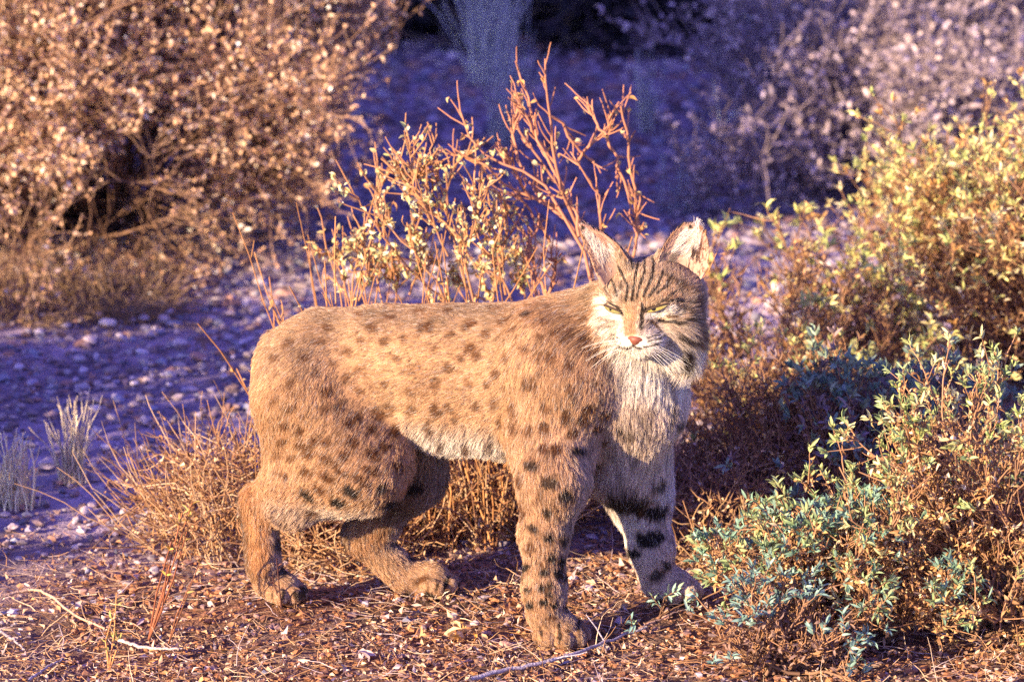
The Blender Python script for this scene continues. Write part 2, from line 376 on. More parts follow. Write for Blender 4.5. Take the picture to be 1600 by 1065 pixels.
# coat markings, plus thin dark lines painting the shade between the toes: (px, py, half width, half height, tilt in degrees, strength)
SP = [(550,768,16,8,-32,1),(528,785,13,8,-25,1),(478,773,13,6,-40,.95),(595,762,8,7,0,.95),(487,801,13,5,-15,.6),(511,747,15,7,-35,.7),(534,738,15,6,-40,.7),(563,750,15,7,-35,.65),
(581,737,15,8,-40,.6),(511,718,15,7,-30,.6),(482,709,14,6,-15,.55),(499,764,12,6,-35,.65),(479,737,14,7,-30,.5),(453,717,12,6,-10,.45),(442,743,12,6,-30,.5),(623,729,10,8,-60,.75),
(584,710,13,9,-45,.6),(540,712,13,8,-30,.6),(642,763,20,13,-10,1),(613,787,15,10,0,1),(509,612,11,8,0,.5),(544,661,10,8,0,.55),(443,666,9,6,0,.5),(469,673,10,7,0,.55),
(582,712,9,8,0,.5),(579,673,9,8,0,.55),(468,696,12,6,-5,.5),(438,691,11,6,0,.4),(473,652,9,6,0,.4),(530,635,10,9,0,.4),(582,513,10,8,0,.4),(513,513,10,7,0,.4),(732,508,14,6,15,.72),
(669,513,10,9,0,.5),(735,543,11,8,0,.5),(648,575,17,12,0,.25),(678,639,8,13,10,.5),(669,670,8,14,10,.5),(615,673,8,12,25,.55),(728,698,7,12,10,.6),(688,694,7,11,10,.45),(711,652,7,13,10,.4),
(742,639,7,13,10,.4),(763,694,7,12,10,.4),(589,646,9,13,35,.5),(704,524,12,7,0,.4),(760,524,10,9,0,.4),(562,531,9,7,0,.4),(430,559,9,7,0,.4),(499,534,12,7,0,.35),(821,490,9,5,40,.8),
(790,500,10,6,20,.5),(852,500,9,7,30,.4),(745,556,9,7,0,.45),(700,575,10,8,0,.4),(775,585,9,10,0,.4),(620,560,11,9,0,.4),(680,545,9,8,0,.35),(560,580,12,10,0,.3),(820,545,9,10,0,.4),
(860,560,8,12,0,.45),(800,640,9,14,0,.45),(802,672,8,12,0,.4),(835,600,9,12,0,.4),(883,653,9,14,5,.65),(910,659,9,9,0,.68),(935,672,8,7,0,.75),(967,671,7,5,-20,.95),(906,707,12,6,0,1),
(929,728,12,6,-15,1),(830,729,12,8,0,.92),(859,757,12,9,-20,.85),(849,702,9,8,0,.65),(868,704,8,8,0,.6),(885,775,13,11,0,1),(855,800,8,8,0,.92),(834,826,9,9,-30,.92),(858,841,8,8,-30,1),
(861,872,7,7,0,1),(878,877,6,9,0,1),(880,847,7,8,0,.85),(821,886,8,9,-40,1),(851,893,6,6,0,1),(874,898,7,9,20,1),(845,881,5,5,0,.6),(813,752,7,10,0,.65),(815,797,7,17,10,.72),(826,921,6,5,0,1),
(847,919,5,6,0,1),(859,914,5,5,0,.85),(827,945,7,6,0,1),(849,940,7,6,0,1),(866,946,6,5,0,1),(857,928,5,5,0,.8),(946,649,9,7,0,.5),(1064,661,9,7,30,.9),(984,683,7,5,0,.8),(925,640,9,8,0,.4),
(984,786,42,19,-14,1),(1026,801,17,14,0,1),(1018,841,21,14,0,1),(987,864,15,6,-10,1),(1028,898,10,10,0,.9),(1040,885,8,8,0,.9),(1030,757,13,9,0,.9),(1050,735,10,6,30,.8),(830,855,7,7,0,.5),(842,775,8,7,0,.5),
(600,600,10,8,0,.35),(640,610,9,10,0,.35),(520,570,10,8,0,.3),(455,600,9,7,0,.4),(430,625,8,7,0,.4),(490,585,10,7,0,.35),(550,690,10,7,-20,.5),(505,690,11,7,-20,.5),(610,640,8,12,30,.35),(650,700,7,12,10,.35),
(450,535,10,6,20,.35),(874,986,2.8,14,4,.95),(904,974,2.8,14,-12,.95),(846,988,2.8,12,8,.9),(889,982,1.6,9,0,.7),(698,908,3,12,-20,.95),(683,916,3,12,-8,.95),(668,920,2,9,0,.8),(425,930,2,10,0,.8),(442,928,2,10,0,.85),(865,965,9,5,0,.5),(660,905,12,8,10,.6),(610,495,12,5,5,.4),(655,485,12,4,5,.4),(560,490,12,5,8,.4),(700,486,12,4,0,.4),(905,500,8,14,20,.4),(880,530,8,12,10,.35),(890,610,8,12,0,.4),(850,640,8,12,0,.4),(925,600,8,12,0,.35),
(770,480,12,4,0,.4),(730,600,9,10,0,.35),(680,600,8,10,0,.35),(770,630,7,14,5,.4),(825,675,8,10,0,.45),(430,715,9,6,0,.3),(560,612,9,8,0,.35),(905,535,7,15,25,.5),(925,555,7,14,15,.5),(890,570,9,9,0,.45),(840,525,10,7,20,.4),(800,515,11,6,10,.4),(660,510,11,7,5,.4),(630,530,9,8,0,.4),(540,550,10,8,0,.4),(475,560,10,8,0,.4),(600,535,9,8,0,.4),(720,560,9,8,0,.4),(790,560,9,9,0,.4),(840,560,9,10,0,.4),(640,640,8,12,20,.45),(700,640,7,12,10,.4),(760,600,8,12,0,.4),(820,600,8,12,0,.4),(870,520,10,6,30,.5),(510,640,9,8,0,.45),(560,650,9,9,0,.45),(490,690,11,6,-10,.5),(600,700,9,9,-30,.5),(455,640,9,7,0,.4),(540,590,9,8,0,.4),(780,660,7,12,0,.45),(850,670,9,8,0,.5),(895,680,9,7,0,.6),(945,690,8,6,0,.7),(920,640,8,7,0,.6)]
SPOTS_AND_TOE_SHADE = []
for (px, py, a, b, an, s) in SP:
    c = hit(px, py)
    if c is not None:
        t = math.radians(an); SPOTS_AND_TOE_SHADE.append((c, RGT*math.cos(t)+UPV*math.sin(t), -RGT*math.sin(t)+UPV*math.cos(t), a/1000, b/1000, s))
# the side turned away: scattered spots of the same kind
far = np.where((SN@LAT > .25) & (SV[:, 0] < .16) & (SV[:, 2] < .5))[0]; far = rng.permutation(far)[:4000]; kept = []
for i in far:
    if all(np.linalg.norm(SV[i]-SV[j]) > .036 for j in kept): kept.append(i)
for i in kept:
    z = SV[i, 2]; SPOTS_AND_TOE_SHADE.append((SV[i], AX, np.array([0, 0, 1.]), .011, .008, .45 if z > .3 else .9))
# face markings as strokes seen from the front: (points, half width px, colour, strength)
DK = np.array((.035, .022, .018)); BR = np.array((.16, .085, .045)); WH = np.array((.80, .72, .62)); TN = np.array((.45, .25, .13))
STROKES = [([(940,483),(955,491),(971,497)],5.0,WH,1),([(1012,494),(1030,490),(1052,481)],5.2,WH,1),([(932,470),(944,468)],5,WH,.8),([(938,498),(946,512)],9,WH,.7),([(950,528),(968,538),(984,541)],5.5,WH,.95),
([(996,541),(1015,537),(1036,526)],5.0,WH,.9),([(960,556),(1000,562),(1050,560)],12,WH,.95),([(1060,560),(1075,570)],8,WH,.7),([(1050,492),(1062,488)],5,WH,.5),([(972,500),(976,512)],3,WH,.4),
([(985,488),(984,505),(985,518)],9,TN,.85),([(967,455),(962,470)],4,WH,.35),([(1040,462),(1062,466)],4,TN,.6),
([(1004,476),(1003,492),(1001,512)],2.6,DK,.8),([(1003,486),(1018,480),(1030,477)],3.0,DK,.9),([(1043,470),(1060,468),(1080,473)],2.2,DK,.9),([(944,473),(955,473),(970,482),(972,488)],2.0,DK,.85),
([(972,488),(973,497)],1.6,DK,.6),([(979,470),(981,448),(973,428),(966,414)],2.0,DK,.75),([(988,468),(992,440),(998,405)],2.0,DK,.8),([(996,466),(1000,445),(1008,425),(1006,395)],2.0,DK,.75),
([(1006,462),(1016,440),(1022,415),(1018,392)],2.2,DK,.8),([(1014,462),(1028,446),(1036,425)],2.2,DK,.75),([(1027,458),(1042,446),(1050,430)],2.2,DK,.7),([(965,462),(960,445),(955,435)],2.0,DK,.7),
([(952,462),(947,450),(945,440)],1.8,DK,.6),([(984,400),(990,420)],2.2,DK,.6),([(973,440),(968,455)],1.6,DK,.5),([(1036,470),(1050,458),(1065,452)],2.0,DK,.6),
([(936,492),(950,499)],1.6,BR,.8),([(938,504),(954,507)],1.6,BR,.8),([(1012,500),(1024,506),(1030,514)],2.4,BR,.8),([(1030,500),(1046,502),(1062,504),(1076,498)],2.6,DK,.8),([(1044,494),(1060,494)],1.8,BR,.7),
([(1066,480),(1078,486),(1084,500)],4,DK,.6),([(1064,522),(1080,528),(1092,520)],5,DK,.75),([(1088,470),(1096,500),(1090,530)],5,BR,.7),([(1074,546),(1072,562)],7,DK,.97),([(940,520),(950,530)],1.8,BR,.5),
([(957,521),(968,529)],1.1,DK,.7),([(953,526),(964,533)],1.1,DK,.7),([(1012,529),(1026,523),(1034,517)],1.1,DK,.7),([(1012,534),(1028,529),(1038,523)],1.1,DK,.7),
([(966,541),(980,544),(989,541),(1000,545),(1018,541),(1032,534)],1.5,DK,.75),([(989,541),(989,533)],1.2,DK,.8),([(946,560),(958,590)],4,BR,.35),([(1010,560),(1004,580)],4,BR,.3),([(994,585),(990,560)],3,BR,.25),
([(962,548),(950,570)],4,BR,.35),([(1052,440),(1080,452),(1095,470)],5,BR,.5),([(1040,430),(1070,445)],3,DK,.4)]
def poly_dist(x, y, pts):
    d = np.full(x.shape, 1e9)
    for (ax_, ay), (bx, by) in zip(pts[:-1], pts[1:]):
        vx, vy = bx-ax_, by-ay; t = np.clip(((x-ax_)*vx+(y-ay)*vy)/(vx*vx+vy*vy), 0, 1)
        d = np.minimum(d, np.hypot(x-ax_-t*vx, y-ay-t*vy))
    return d
TAGW = {}
def fields(P, N):
    """per point: flow, hair length, lift, coat colour"""
    ws = []; ds = np.stack([pd(p, P) for p in prims], 1); dm = ds.min(1, keepdims=True)
    w_ = np.exp(-(ds-dm)/.010); w_ /= w_.sum(1, keepdims=True)
    fl = w_@np.stack([p['flow'] for p in prims]); L = w_@np.array([p['L'] for p in prims]); li = w_@np.array([p['lift'] for p in prims])
    C = w_@np.stack([p['c'] for p in prims])
    tag = lambda *ts: w_[:, [i for i, p in enumerate(prims) if p['tag'] in ts]].sum(1)
    tor = tag('torso'); x, z = P[:, 0], P[:, 2]
    n1 = vnoise(P, 45); n2 = vnoise(P+5, 110); n3 = vnoise(P+9, 16); nv = vnoise(P*np.array([1, 1, .35])+2, 70)
    # dark line of the back, pale flanks and white belly
    top = smooth(N[:, 2]+.25*(n3-.5), .32, .9)*tag('torso', 'neck', 'thigh'); C = C+(np.array((.25, .165, .105))-C)*(top*.8)[:, None]
    fk = smooth(.30-z+.05*(n3-.5), .0, .10)*tag('torso', 'shoulder'); C = C+(np.array(PALE)-C)*(fk*.75)[:, None]
    bel = smooth(.215-z+.03*(n1-.5), -.02, .03)*tag('torso'); bel = np.maximum(bel, smooth(-N[:, 2], .3, .7)*tor)
    C = C+(np.array(WHITE)*.95-C)*(bel*.9)[:, None]; L = L+bel*.010; fl = fl+np.array([0, 0, -1.2])*bel[:, None]; L = L+.003*fk
    # white lower edge of the thigh, pink-white inner limbs
    th = tag('gaskin', 'thigh')*smooth(.175-z, -.01, .02); C = C+(np.array(WHITE)*.8-C)*(th*.55)[:, None]; L = L+th*.006
    inner = smooth(N[:, 0], .2, .8)*tag('lower', 'upper', 'paw')*(x < .2); C = C+(np.array((.5, .42, .38))-C)*(inner*.55)[:, None]
    back = smooth(-N[:, 0], .55, .95)*tag('lower')*(z < .16)*(x < 0); C = C+(np.array((.10, .06, .04))-C)*(back*.75)[:, None]
    ch = tag('chest', 'throat', 'neck')*smooth(x+.03*(n1-.5), .135, .175)*smooth(-N[:, 1], -.2, .3); C = C+(np.array(WHITE)-C)*(ch*(.20+.78*smooth(z+.05*(n3-.5), .350, .385)))[:, None]
    str_ = smooth(vnoise(P*np.array([1, 1, .22])+4, 95), .5, .8)*tag('chest', 'throat', 'shoulder'); C = C+(np.array((.20, .125, .085))-C)*(str_*.6)[:, None]
    # soft mottling
    C = C*(.80+.40*n1)[:, None]*(.85+.30*n2)[:, None]; C = C*(1+.22*(nv-.5)*tag('torso', 'shoulder', 'neck', 'thigh'))[:, None]
    mo = smooth(n3, .5, .7)*tag('torso', 'neck', 'thigh', 'shoulder')*.30+smooth(n1, .5, .8)*.22; C = C+(np.array((.22, .10, .045))-C)*mo[:, None]
    for (c, e1, e2, a, b, s) in SPOTS_AND_TOE_SHADE:
        q = P-c; near = (q*q).sum(1) < (3*max(a, b))**2
        if not near.any(): continue
        qq = q[near]; d = np.sqrt((qq@e1/a)**2+(qq@e2/b)**2+(np.linalg.norm(qq, axis=1)/(2.2*max(a, b)))**4)+(n2[near]-.5)*1.0
        d = d/(1.10 if s >= .5 or c[2] < .3 else .92); f = 1-(smooth(d, .65, 1.25) if s >= .8 else smooth(d, .45, 1.4))
        tc = np.array((.11, .040, .014)) if s < .8 else np.array((.022, .015, .013))
        ring = (1-smooth(d, .9, 1.9))*.35 if s >= .8 else 0*f
        cc = C[near]; cc = cc+(np.array((.30, .13, .05))-cc)*(ring)[:, None]; cc = cc+(tc-cc)*(f*(min(s*1.75, .95) if s < .8 else s))[:, None]; C[near] = cc
    hd = tag('head', 'cheek', 'muzzle', 'bridge', 'throat', 'neck')
    hm = (hd > .5) & (np.linalg.norm(P-HC, axis=1) < .14)
    if hm.any():
        q = P[hm]; px, py = project(q); f = N[hm]@hf; cc = C[hm]; lc = (q-HC)@HR.T*1000
        cc = cc*(.8+.4*vnoise(q+3, 160))[:, None]
        front = smooth(f, -.15, .25); wob = (vnoise(q, 120)-.5)*2.2
        for pts, hw, c, s in STROKES:
            d = poly_dist(px+wob, py+wob, pts); s = min(1, s*(1.3 if c[0] < .3 else 1.15)); m = (1-smooth(d, hw*.7, hw*1.4))*s*front; cc = cc+(c-cc)*m[:, None]
        C[hm] = cc
        ru = smooth(-lc[:, 1], 30, 60)*smooth(-lc[:, 2], -45, 10)                       # ruff under the cheeks
        L2 = L[hm]; L2 = L2+smooth(np.abs(lc[:, 0]), 36, 60)*smooth(-lc[:, 1], 0, 25)*.014+ru*.012+smooth(np.abs(lc[:, 0]), 48, 70)*.008; L[hm] = L2
    return nrm(fl), L, li, np.clip(C, .01, .95), w_
TOES = None

# ears: cupped shells sewn into the same skin object
def ear_geo(le, re, cup, ns=17, nt=13, th=.0022):
    le, re = np.array(le), np.array(re); s = np.linspace(0, 1, ns)[:, None]
    f = lambda A: np.stack([np.interp(s[:, 0]*(len(A)-1), np.arange(len(A)), A[:, k]) for k in range(3)], 1)
    el, er = f(le), f(re); bl, br, tip = el[0], er[0], (el[-1]+er[-1])/2
    g = nrm(np.cross(br-bl, tip-bl));
    if g@hf < 0: g = -g
    t = np.linspace(-1, 1, nt)[None, :, None]
    Fm = el[:, None]*(1-t)/2+er[:, None]*(1+t)/2-g*(cup*(1-t**2)*((1-s)**.6)[:, None]+.0)
    wv = np.linalg.norm(er-el, axis=1)
    Bk = Fm-g*th*(1+.5*(1-t**2))
    n = ns*nt; V = np.concatenate([Fm.reshape(-1, 3), Bk.reshape(-1, 3)])
    i, j = np.meshgrid(np.arange(ns-1), np.arange(nt-1), indexing='ij'); a = (i*nt+j).ravel()
    Q = np.stack([a, a+1, a+nt+1, a+nt], 1); Q2 = Q[:, ::-1]+n
    b = [];
    for ii in range(ns-1):
        for e in (0, nt-1):
            u = ii*nt+e; v = u+nt; b.append([u, v, v+n, u+n])
    for jj in range(nt-1):
        u = (ns-1)*nt+jj; b.append([u, u+1, u+1+n, u+n])
    return V, np.concatenate([Q, Q2, np.array(b)]), g, Fm, Bk
EY = HC[1]
EARS = [ear_geo([W(942, 450, EY-.012), W(931, 428, EY-.02), W(919, 395, EY-.018), W(906, 356, EY-.014)], [W(982, 406, EY-.030), W(966, 382, EY-.028), W(942, 364, EY-.022), W(913, 354, EY-.016)], .016),
        ear_geo([W(1026, 412, EY-.026), W(1034, 390, EY-.022), W(1048, 368, EY-.018), W(1066, 353, EY-.014)], [W(1088, 450, EY-.020), W(1106, 416, EY-.032), W(1108, 388, EY-.030), W(1103, 366, EY-.026), W(1090, 354, EY-.018)], .015)]
V = [SV]; Q = [SQ]; n0 = len(SV)
for e in EARS:
    V.append(e[0]); Q.append(e[1]+n0); n0 += len(e[0])
fl, L_, li, SCol, _w = fields(SV, SN)

earc = []
for e in EARS:
    k = len(e[0])//2; earc.append(np.tile((.42, .27, .20), (k, 1))); earc.append(np.tile((.03, .02, .02), (k, 1)))
BC = np.array([-.02, -.02, 0.0]); BC[2] = 0
M_skin = mat('bobcat_skin', attr='tint', rough=.9, spec=.1)
cat = empty('bobcat', BC, label='spotted tan bobcat standing sideways on the leaf litter, head turned with narrowed eyes', category='bobcat')
link('body', mesh_np('body', np.concatenate(V)-BC, [np.concatenate(Q)], M_skin, np.concatenate([SCol*.75]+earc)), cat)

# ---- fur
def hair_obj(name, roots, pts, rad, col, parent, org, m):
    """pts (n,k,3)"""
    n, k, _ = pts.shape
    hc = bpy.data.hair_curves.new(name); hc.add_curves([k]*n)
    hc.attributes['position'].data.foreach_set('vector', (pts-org).astype(np.float32).ravel())
    ra = hc.attributes.get('radius') or hc.attributes.new('radius', 'FLOAT', 'POINT')
    prof = np.linspace(1, .25, k)[None]*rad[:, None]; ra.data.foreach_set('value', prof.astype(np.float32).ravel())
    a = hc.attributes.new('tint', 'FLOAT_COLOR', 'CURVE'); c = np.ones((n, 4), np.float32); c[:, :3] = col; a.data.foreach_set('color', c.ravel())
    hc.materials.append(m)
    return link(name, hc, parent)
M_fur = bpy.data.materials.new('bobcat_fur'); M_fur.use_nodes = True
_n = M_fur.node_tree; _b = _n.nodes['Principled BSDF']; _b.inputs['Roughness'].default_value = .55; _b.inputs['Specular IOR Level'].default_value = .25
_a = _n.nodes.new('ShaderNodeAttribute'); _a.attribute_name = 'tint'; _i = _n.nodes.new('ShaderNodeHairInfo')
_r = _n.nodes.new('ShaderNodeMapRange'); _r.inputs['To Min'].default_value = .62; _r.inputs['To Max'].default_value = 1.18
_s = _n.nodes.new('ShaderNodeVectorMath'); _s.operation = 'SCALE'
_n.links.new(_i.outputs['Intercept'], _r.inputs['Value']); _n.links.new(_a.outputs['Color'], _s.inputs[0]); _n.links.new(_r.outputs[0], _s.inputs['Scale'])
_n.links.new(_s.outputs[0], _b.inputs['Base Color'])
def sample_surface(V, Q, N, n, wfun=None):
    A, B_, C_, D_ = (V[Q[:, i]] for i in range(4)); ar = np.linalg.norm(np.cross(C_-A, D_-B_), axis=1)
    if wfun is not None: ar = ar*wfun((A+C_)/2, N[Q[:, 0]])
    f = rng.choice(len(Q), n, p=ar/ar.sum()); u, v = rng.random((2, n, 1))
    P = (A[f]*(1-u)+B_[f]*u)*(1-v)+(D_[f]*(1-u)+C_[f]*u)*v
    Nn = nrm((N[Q[f, 0]]*(1-u)+N[Q[f, 1]]*u)*(1-v)+(N[Q[f, 3]]*(1-u)+N[Q[f, 2]]*u)*v)
    return P, Nn
EYES = [(W(959, 482, 0), (946, 477), (972, 488)), (W(1030, 481, 0), (1010, 486), (1044, 475))]
def fur_pts(P, N, fl, L, li, k=5, cl=.0065, grav=.25):
    n = len(P); cell = np.floor(P/cl).astype(np.int64); hsh = (cell[:, 0]*73856093 ^ cell[:, 1]*19349663 ^ cell[:, 2]*83492791) & 0xffff
    tab = np.random.default_rng(5).normal(size=(65536, 3)); tb = np.random.default_rng(6).random((65536, 3))
    cc = (cell+tb[hsh])*cl; jd = tab[hsh]
    t = nrm(fl-(fl*N).sum(1, keepdims=True)*N); low = np.stack([vnoise(P+q, 28)-.5 for q in (0, 3, 6)], 1)
    hm = np.where(np.linalg.norm(P-HC, axis=1) < .085, .4, 1.)[:, None]; t = nrm(t+low*.40*hm+jd*.08*hm+rng.normal(size=(n, 3))*.08*hm)
    pts = np.empty((n, k, 3)); pts[:, 0] = P-N*.0015; q = P.copy()
    pull = (cc-P); pull -= (pull*N).sum(1, keepdims=True)*N
    for i in range(1, k):
        s = i/(k-1); d = nrm(t+N*(li*(1.5-1.25*s))[:, None]+np.array([0, 0, -1.])*(grav*s*np.minimum(L/.02, 2))[:, None]+rng.normal(size=(n, 3))*.05)
        q = q+d*(L/(k-1))[:, None]; pts[:, i] = q+pull*(.38*s**1.5)
    return pts, hsh
def body_w(c, n):
    w_ = np.ones(len(c)); hd = np.linalg.norm(c-HC, axis=1) < .085; w_[hd] = 3.2
    w_ *= np.where(((c[:, 2] < .10)), 1.5, 1); return w_
NH = 460000
P, N = sample_surface(SV, SQ, SN, NH, body_w)
fl, L, li, C, _w = fields(P, N)
_t = nrm(fl-(fl*N).sum(1, keepdims=True)*N); C = fields(P+_t*(L*.55)[:, None], N)[3]
lc = (P-HC)@HR.T*1000; px, py = project(P)
keep = np.ones(len(P), bool)
for _, (x0, y0), (x1, y1) in EYES:
    d = poly_dist(px, py, [(x0+3, y0), (x1-3, y1)]); keep &= ~((d < 3.6) & (np.linalg.norm(P-HC, axis=1) < .1) & (N@hf > 0))
keep &= ~((np.hypot(lc[:, 0]/15, (lc[:, 1]+33)/9) < 1) & (lc[:, 2] > 62))
keep &= P[:, 2] > ground_h(P[:, 0], P[:, 1])+.003
P, N, fl, L, li, C = (a[keep] for a in (P, N, fl, L, li, C))
L = L*(.75+.5*rng.random(len(P)))
pts, hsh = fur_pts(P, N, fl, L, li)
vb = np.random.default_rng(8).random(65536)[hsh]
C = C*(.60+.50*vb+.30*rng.random(len(P)))[:, None]
gh = rng.random(len(P)) < .12; C[gh] = C[gh]*.40; wh = rng.random(len(P)) < .08; C[wh] = C[wh]*.45+np.array(WHITE)*.52
rad = np.where(np.linalg.norm(P-HC, axis=1) < .085, .00017, .00021)*(.8+.5*rng.random(len(P)))
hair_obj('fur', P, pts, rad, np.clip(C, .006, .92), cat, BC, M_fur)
# ear fur: short tan inside with long white tufts, black behind, black tip brush
EP = []; EN = []; EC = []; EL = []; ED = []
for ei, (ev, eq, g, Fm, Bk) in enumerate(EARS):
    ns, nt = Fm.shape[:2]
    for layer, cnt in (('in', 3800), ('back', 3800)):
        u = rng.random(cnt)*(ns-1.001); v = rng.random(cnt)*(nt-1.001); i = u.astype(int); j = v.astype(int); a = (u-i)[:, None]; b = (v-j)[:, None]
        S_ = Fm if layer == 'in' else Bk
        p = (S_[i, j]*(1-a)+S_[i+1, j]*a)*(1-b)+(S_[i, j+1]*(1-a)+S_[i+1, j+1]*a)*b
        up = nrm(Fm[-1, nt//2]-Fm[0, nt//2]); s = u/(ns-1); t = v/(nt-1)*2-1
        side = nrm(Fm[3, -1]-Fm[3, 0])
        if layer == 'in':
            c = np.tile((.50, .33, .24), (cnt, 1)); wmask = (np.abs(t) < .62) & (s < .86); c[wmask] = (.78, .68, .60); rim = (np.abs(t) > .82); c[rim] = (.40, .22, .12)
            pinkm = (t > .15) & (s > .35) & (ei == 0); c[pinkm] = (.52, .30, .22)
            if ei == 1: dkm = (t > .25) & (s < .38); c[dkm] = (.10, .06, .05); c[(t > .6) & (s < .6) & (s > .3)] = (.22, .10, .06)
            if ei == 1: c[(t < -.1) & (s < .25)] = (.25, .19, .15)
            Ln = np.where(wmask, .017, .006)*(.6+.8*rng.random(cnt)); dr = up*.9+side*(.10 if ei == 0 else .55)*(wmask*(t < .3))[:, None]-np.outer(np.sign(t), side)*.15+g*.05; nn = np.tile(g, (cnt, 1))
        else:
            c = np.tile((.025, .02, .02), (cnt, 1)); Ln = .007*(.6+.8*rng.random(cnt)); dr = np.tile(up, (cnt, 1)); nn = -np.tile(g, (cnt, 1))
            c[(s > .3) & (s < .6) & (np.abs(t) < .4)] = (.45, .38, .33)
        EP.append(p); EN.append(nn); EC.append(c); EL.append(Ln); ED.append(dr)
    tipp = Fm[-1, nt//2]; cnt = 90
    EP.append(tipp+rng.normal(size=(cnt, 3))*.0016); EN.append(np.tile(nrm(Fm[-1, nt//2]-Fm[0, nt//2]), (cnt, 1))); EC.append(np.tile((.012, .01, .01), (cnt, 1)))
    EL.append(.016*(.5+.8*rng.random(cnt))); ED.append(np.tile(np.array([-.5 if ei == 0 else .35, .2, .8]), (cnt, 1)))
P = np.concatenate(EP); N = np.concatenate(EN); C = np.concatenate(EC); L = np.concatenate(EL); D = nrm(np.concatenate(ED))
pts, _ = fur_pts(P, N, D, L, np.full(len(P), .16), cl=.005, grav=.05)
hair_obj('ear_fur', P, pts, np.full(len(P), .00022), np.clip(C*(.75+.5*rng.random((len(P), 1))), .006, .9), cat, BC, M_fur)
# whiskers
M_wh = mat('whisker', (.82, .78, .72), rough=.4)
wb = []; 
for sx in (-1, 1):
    for i in range(9):
        p0 = H(sx*(14+3*(i % 3)), -40-4*(i//3), 68-4*(i % 3)); d = nrm(hr*sx*(1.0)+hu*(.05-.22*(i//3)-.1*rng.random())+hf*.35); pp = [p0]
        for j in range(7):
            d = nrm(d-hu*.075-hf*.06); pp.append(pp[-1]+d*(.0095+.002*rng.random()))
        wb.append(pp)
b = Batch(); b.tubes(np.array(wb), .00030, .00010, (.8, .78, .74), 3, 0)
link('whiskers', b.build('whiskers', M_wh, BC), cat)
# nose leather
uu, vv = np.meshgrid(np.linspace(0, np.pi, 12), np.linspace(0, 2*np.pi, 18, endpoint=False), indexing='ij')
sx_ = np.sin(uu)*np.cos(vv); sy_ = np.cos(uu); sz_ = np.sin(uu)*np.sin(vv)
wf = np.where(sy_ > 0, 1.0, 1+.75*sy_)                                              # broad above, narrow below
nv_ = np.stack([sx_*.0145*wf, sy_*.0092, sz_*.0100], -1).reshape(-1, 3)
for q in (-1, 1):                                                                   # nostril dents
    dn = np.exp(-((nv_[:, 0]-q*.0085)**2+(nv_[:, 1]+.0012)**2)/.0000035)*(nv_[:, 2] > 0); nv_[:, 2] -= dn*.004
nvw = H(0, -33, 73)+nv_@HR
ii, jj = np.meshgrid(np.arange(11), np.arange(18), indexing='ij'); a_ = (ii*18+jj).ravel(); b_ = (ii*18+(jj+1) % 18).ravel()
link('nose', mesh_np('nose', nvw-BC, [np.stack([a_, b_, b_+18, a_+18], 1)], mat('nose_leather', (.19, .06, .038), rough=.5, noise=(300, .25))), cat)
# eyes: eyeball cap, slit pupil, dark lid rims
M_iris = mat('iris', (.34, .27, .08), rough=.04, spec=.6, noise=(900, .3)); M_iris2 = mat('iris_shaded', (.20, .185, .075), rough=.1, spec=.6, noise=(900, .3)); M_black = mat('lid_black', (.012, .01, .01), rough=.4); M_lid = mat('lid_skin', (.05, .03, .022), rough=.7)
for ei, (_, (x0, y0), (x1, y1)) in enumerate(EYES):
    e1 = W(x0, y0, 0); e2 = W(x1, y1, 0)
    a = hit(x0, y0); c = hit(x1, y1); m = (a+c)/2; ms = hit((x0+x1)/2, (y0+y1)/2)
    ux = nrm(c-a); fz = nrm(hf-ux*(hf@ux)); uy = np.cross(fz, ux); uy = uy if uy[2] > 0 else -uy
    Lh = np.linalg.norm(c-a)/2
    base = m+fz*(max((ms-m)@fz, 0)*.6)
    nu, nv = 17, 7; t = np.linspace(-1, 1, nu)
    hi_ =   .0020*(1-t**2)**.6; lo_ = -.0036*(1-t**2)**.6
    VV = []
    for i in range(nu):
        for j in range(nv):
            s = j/(nv-1); y = lo_[i]+(hi_[i]-lo_[i])*s
            VV.append(base+ux*t[i]*Lh+uy*y+fz*(.0040*(1-t[i]**2)+.0008))
    ii, jj = np.meshgrid(np.arange(nu-1), np.arange(nv-1), indexing='ij'); q = (ii*nv+jj).ravel(); QQ = np.stack([q, q+nv, q+nv+1, q+1], 1)
    if np.dot(np.cross(ux, uy), fz) < 0: QQ = QQ[:, ::-1]
    eye = link('eye', mesh_np('eye', np.array(VV)-BC, [QQ], M_iris if ei else M_iris2), cat)
    pc = -.05 if ei == 0 else -.30; pr_ = 1.0 if ei == 0 else 1.45  # right pupil widened and shifted to paint in the nose bridge's shadow
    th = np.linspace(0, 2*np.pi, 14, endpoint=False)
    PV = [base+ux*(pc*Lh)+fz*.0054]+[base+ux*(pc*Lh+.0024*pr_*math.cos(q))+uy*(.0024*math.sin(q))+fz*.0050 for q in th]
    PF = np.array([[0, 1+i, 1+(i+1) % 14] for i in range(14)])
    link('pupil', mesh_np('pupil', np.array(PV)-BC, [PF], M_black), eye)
    rim = Batch(); up_ = np.array([base+ux*tt*Lh*1.04+uy*(.0024*(1-tt**2)**.6+.0004)+fz*(.0042*(1-tt**2)+.0012) for tt in np.linspace(-1, 1, 13)])
    lw_ = np.array([base+ux*tt*Lh*1.04+uy*(-.0038*(1-tt**2)**.6-.0003)+fz*(.0042*(1-tt**2)+.0006) for tt in np.linspace(-1, 1, 13)])
    rim.tubes(up_[None], .0014, .0013, (.02, .015, .012), 6, 0); rim.tubes(lw_[None], .0004, .0004, (.02, .015, .012), 5, 0)
    link('eyelid', rim.build('eyelid', M_lid, BC), eye)
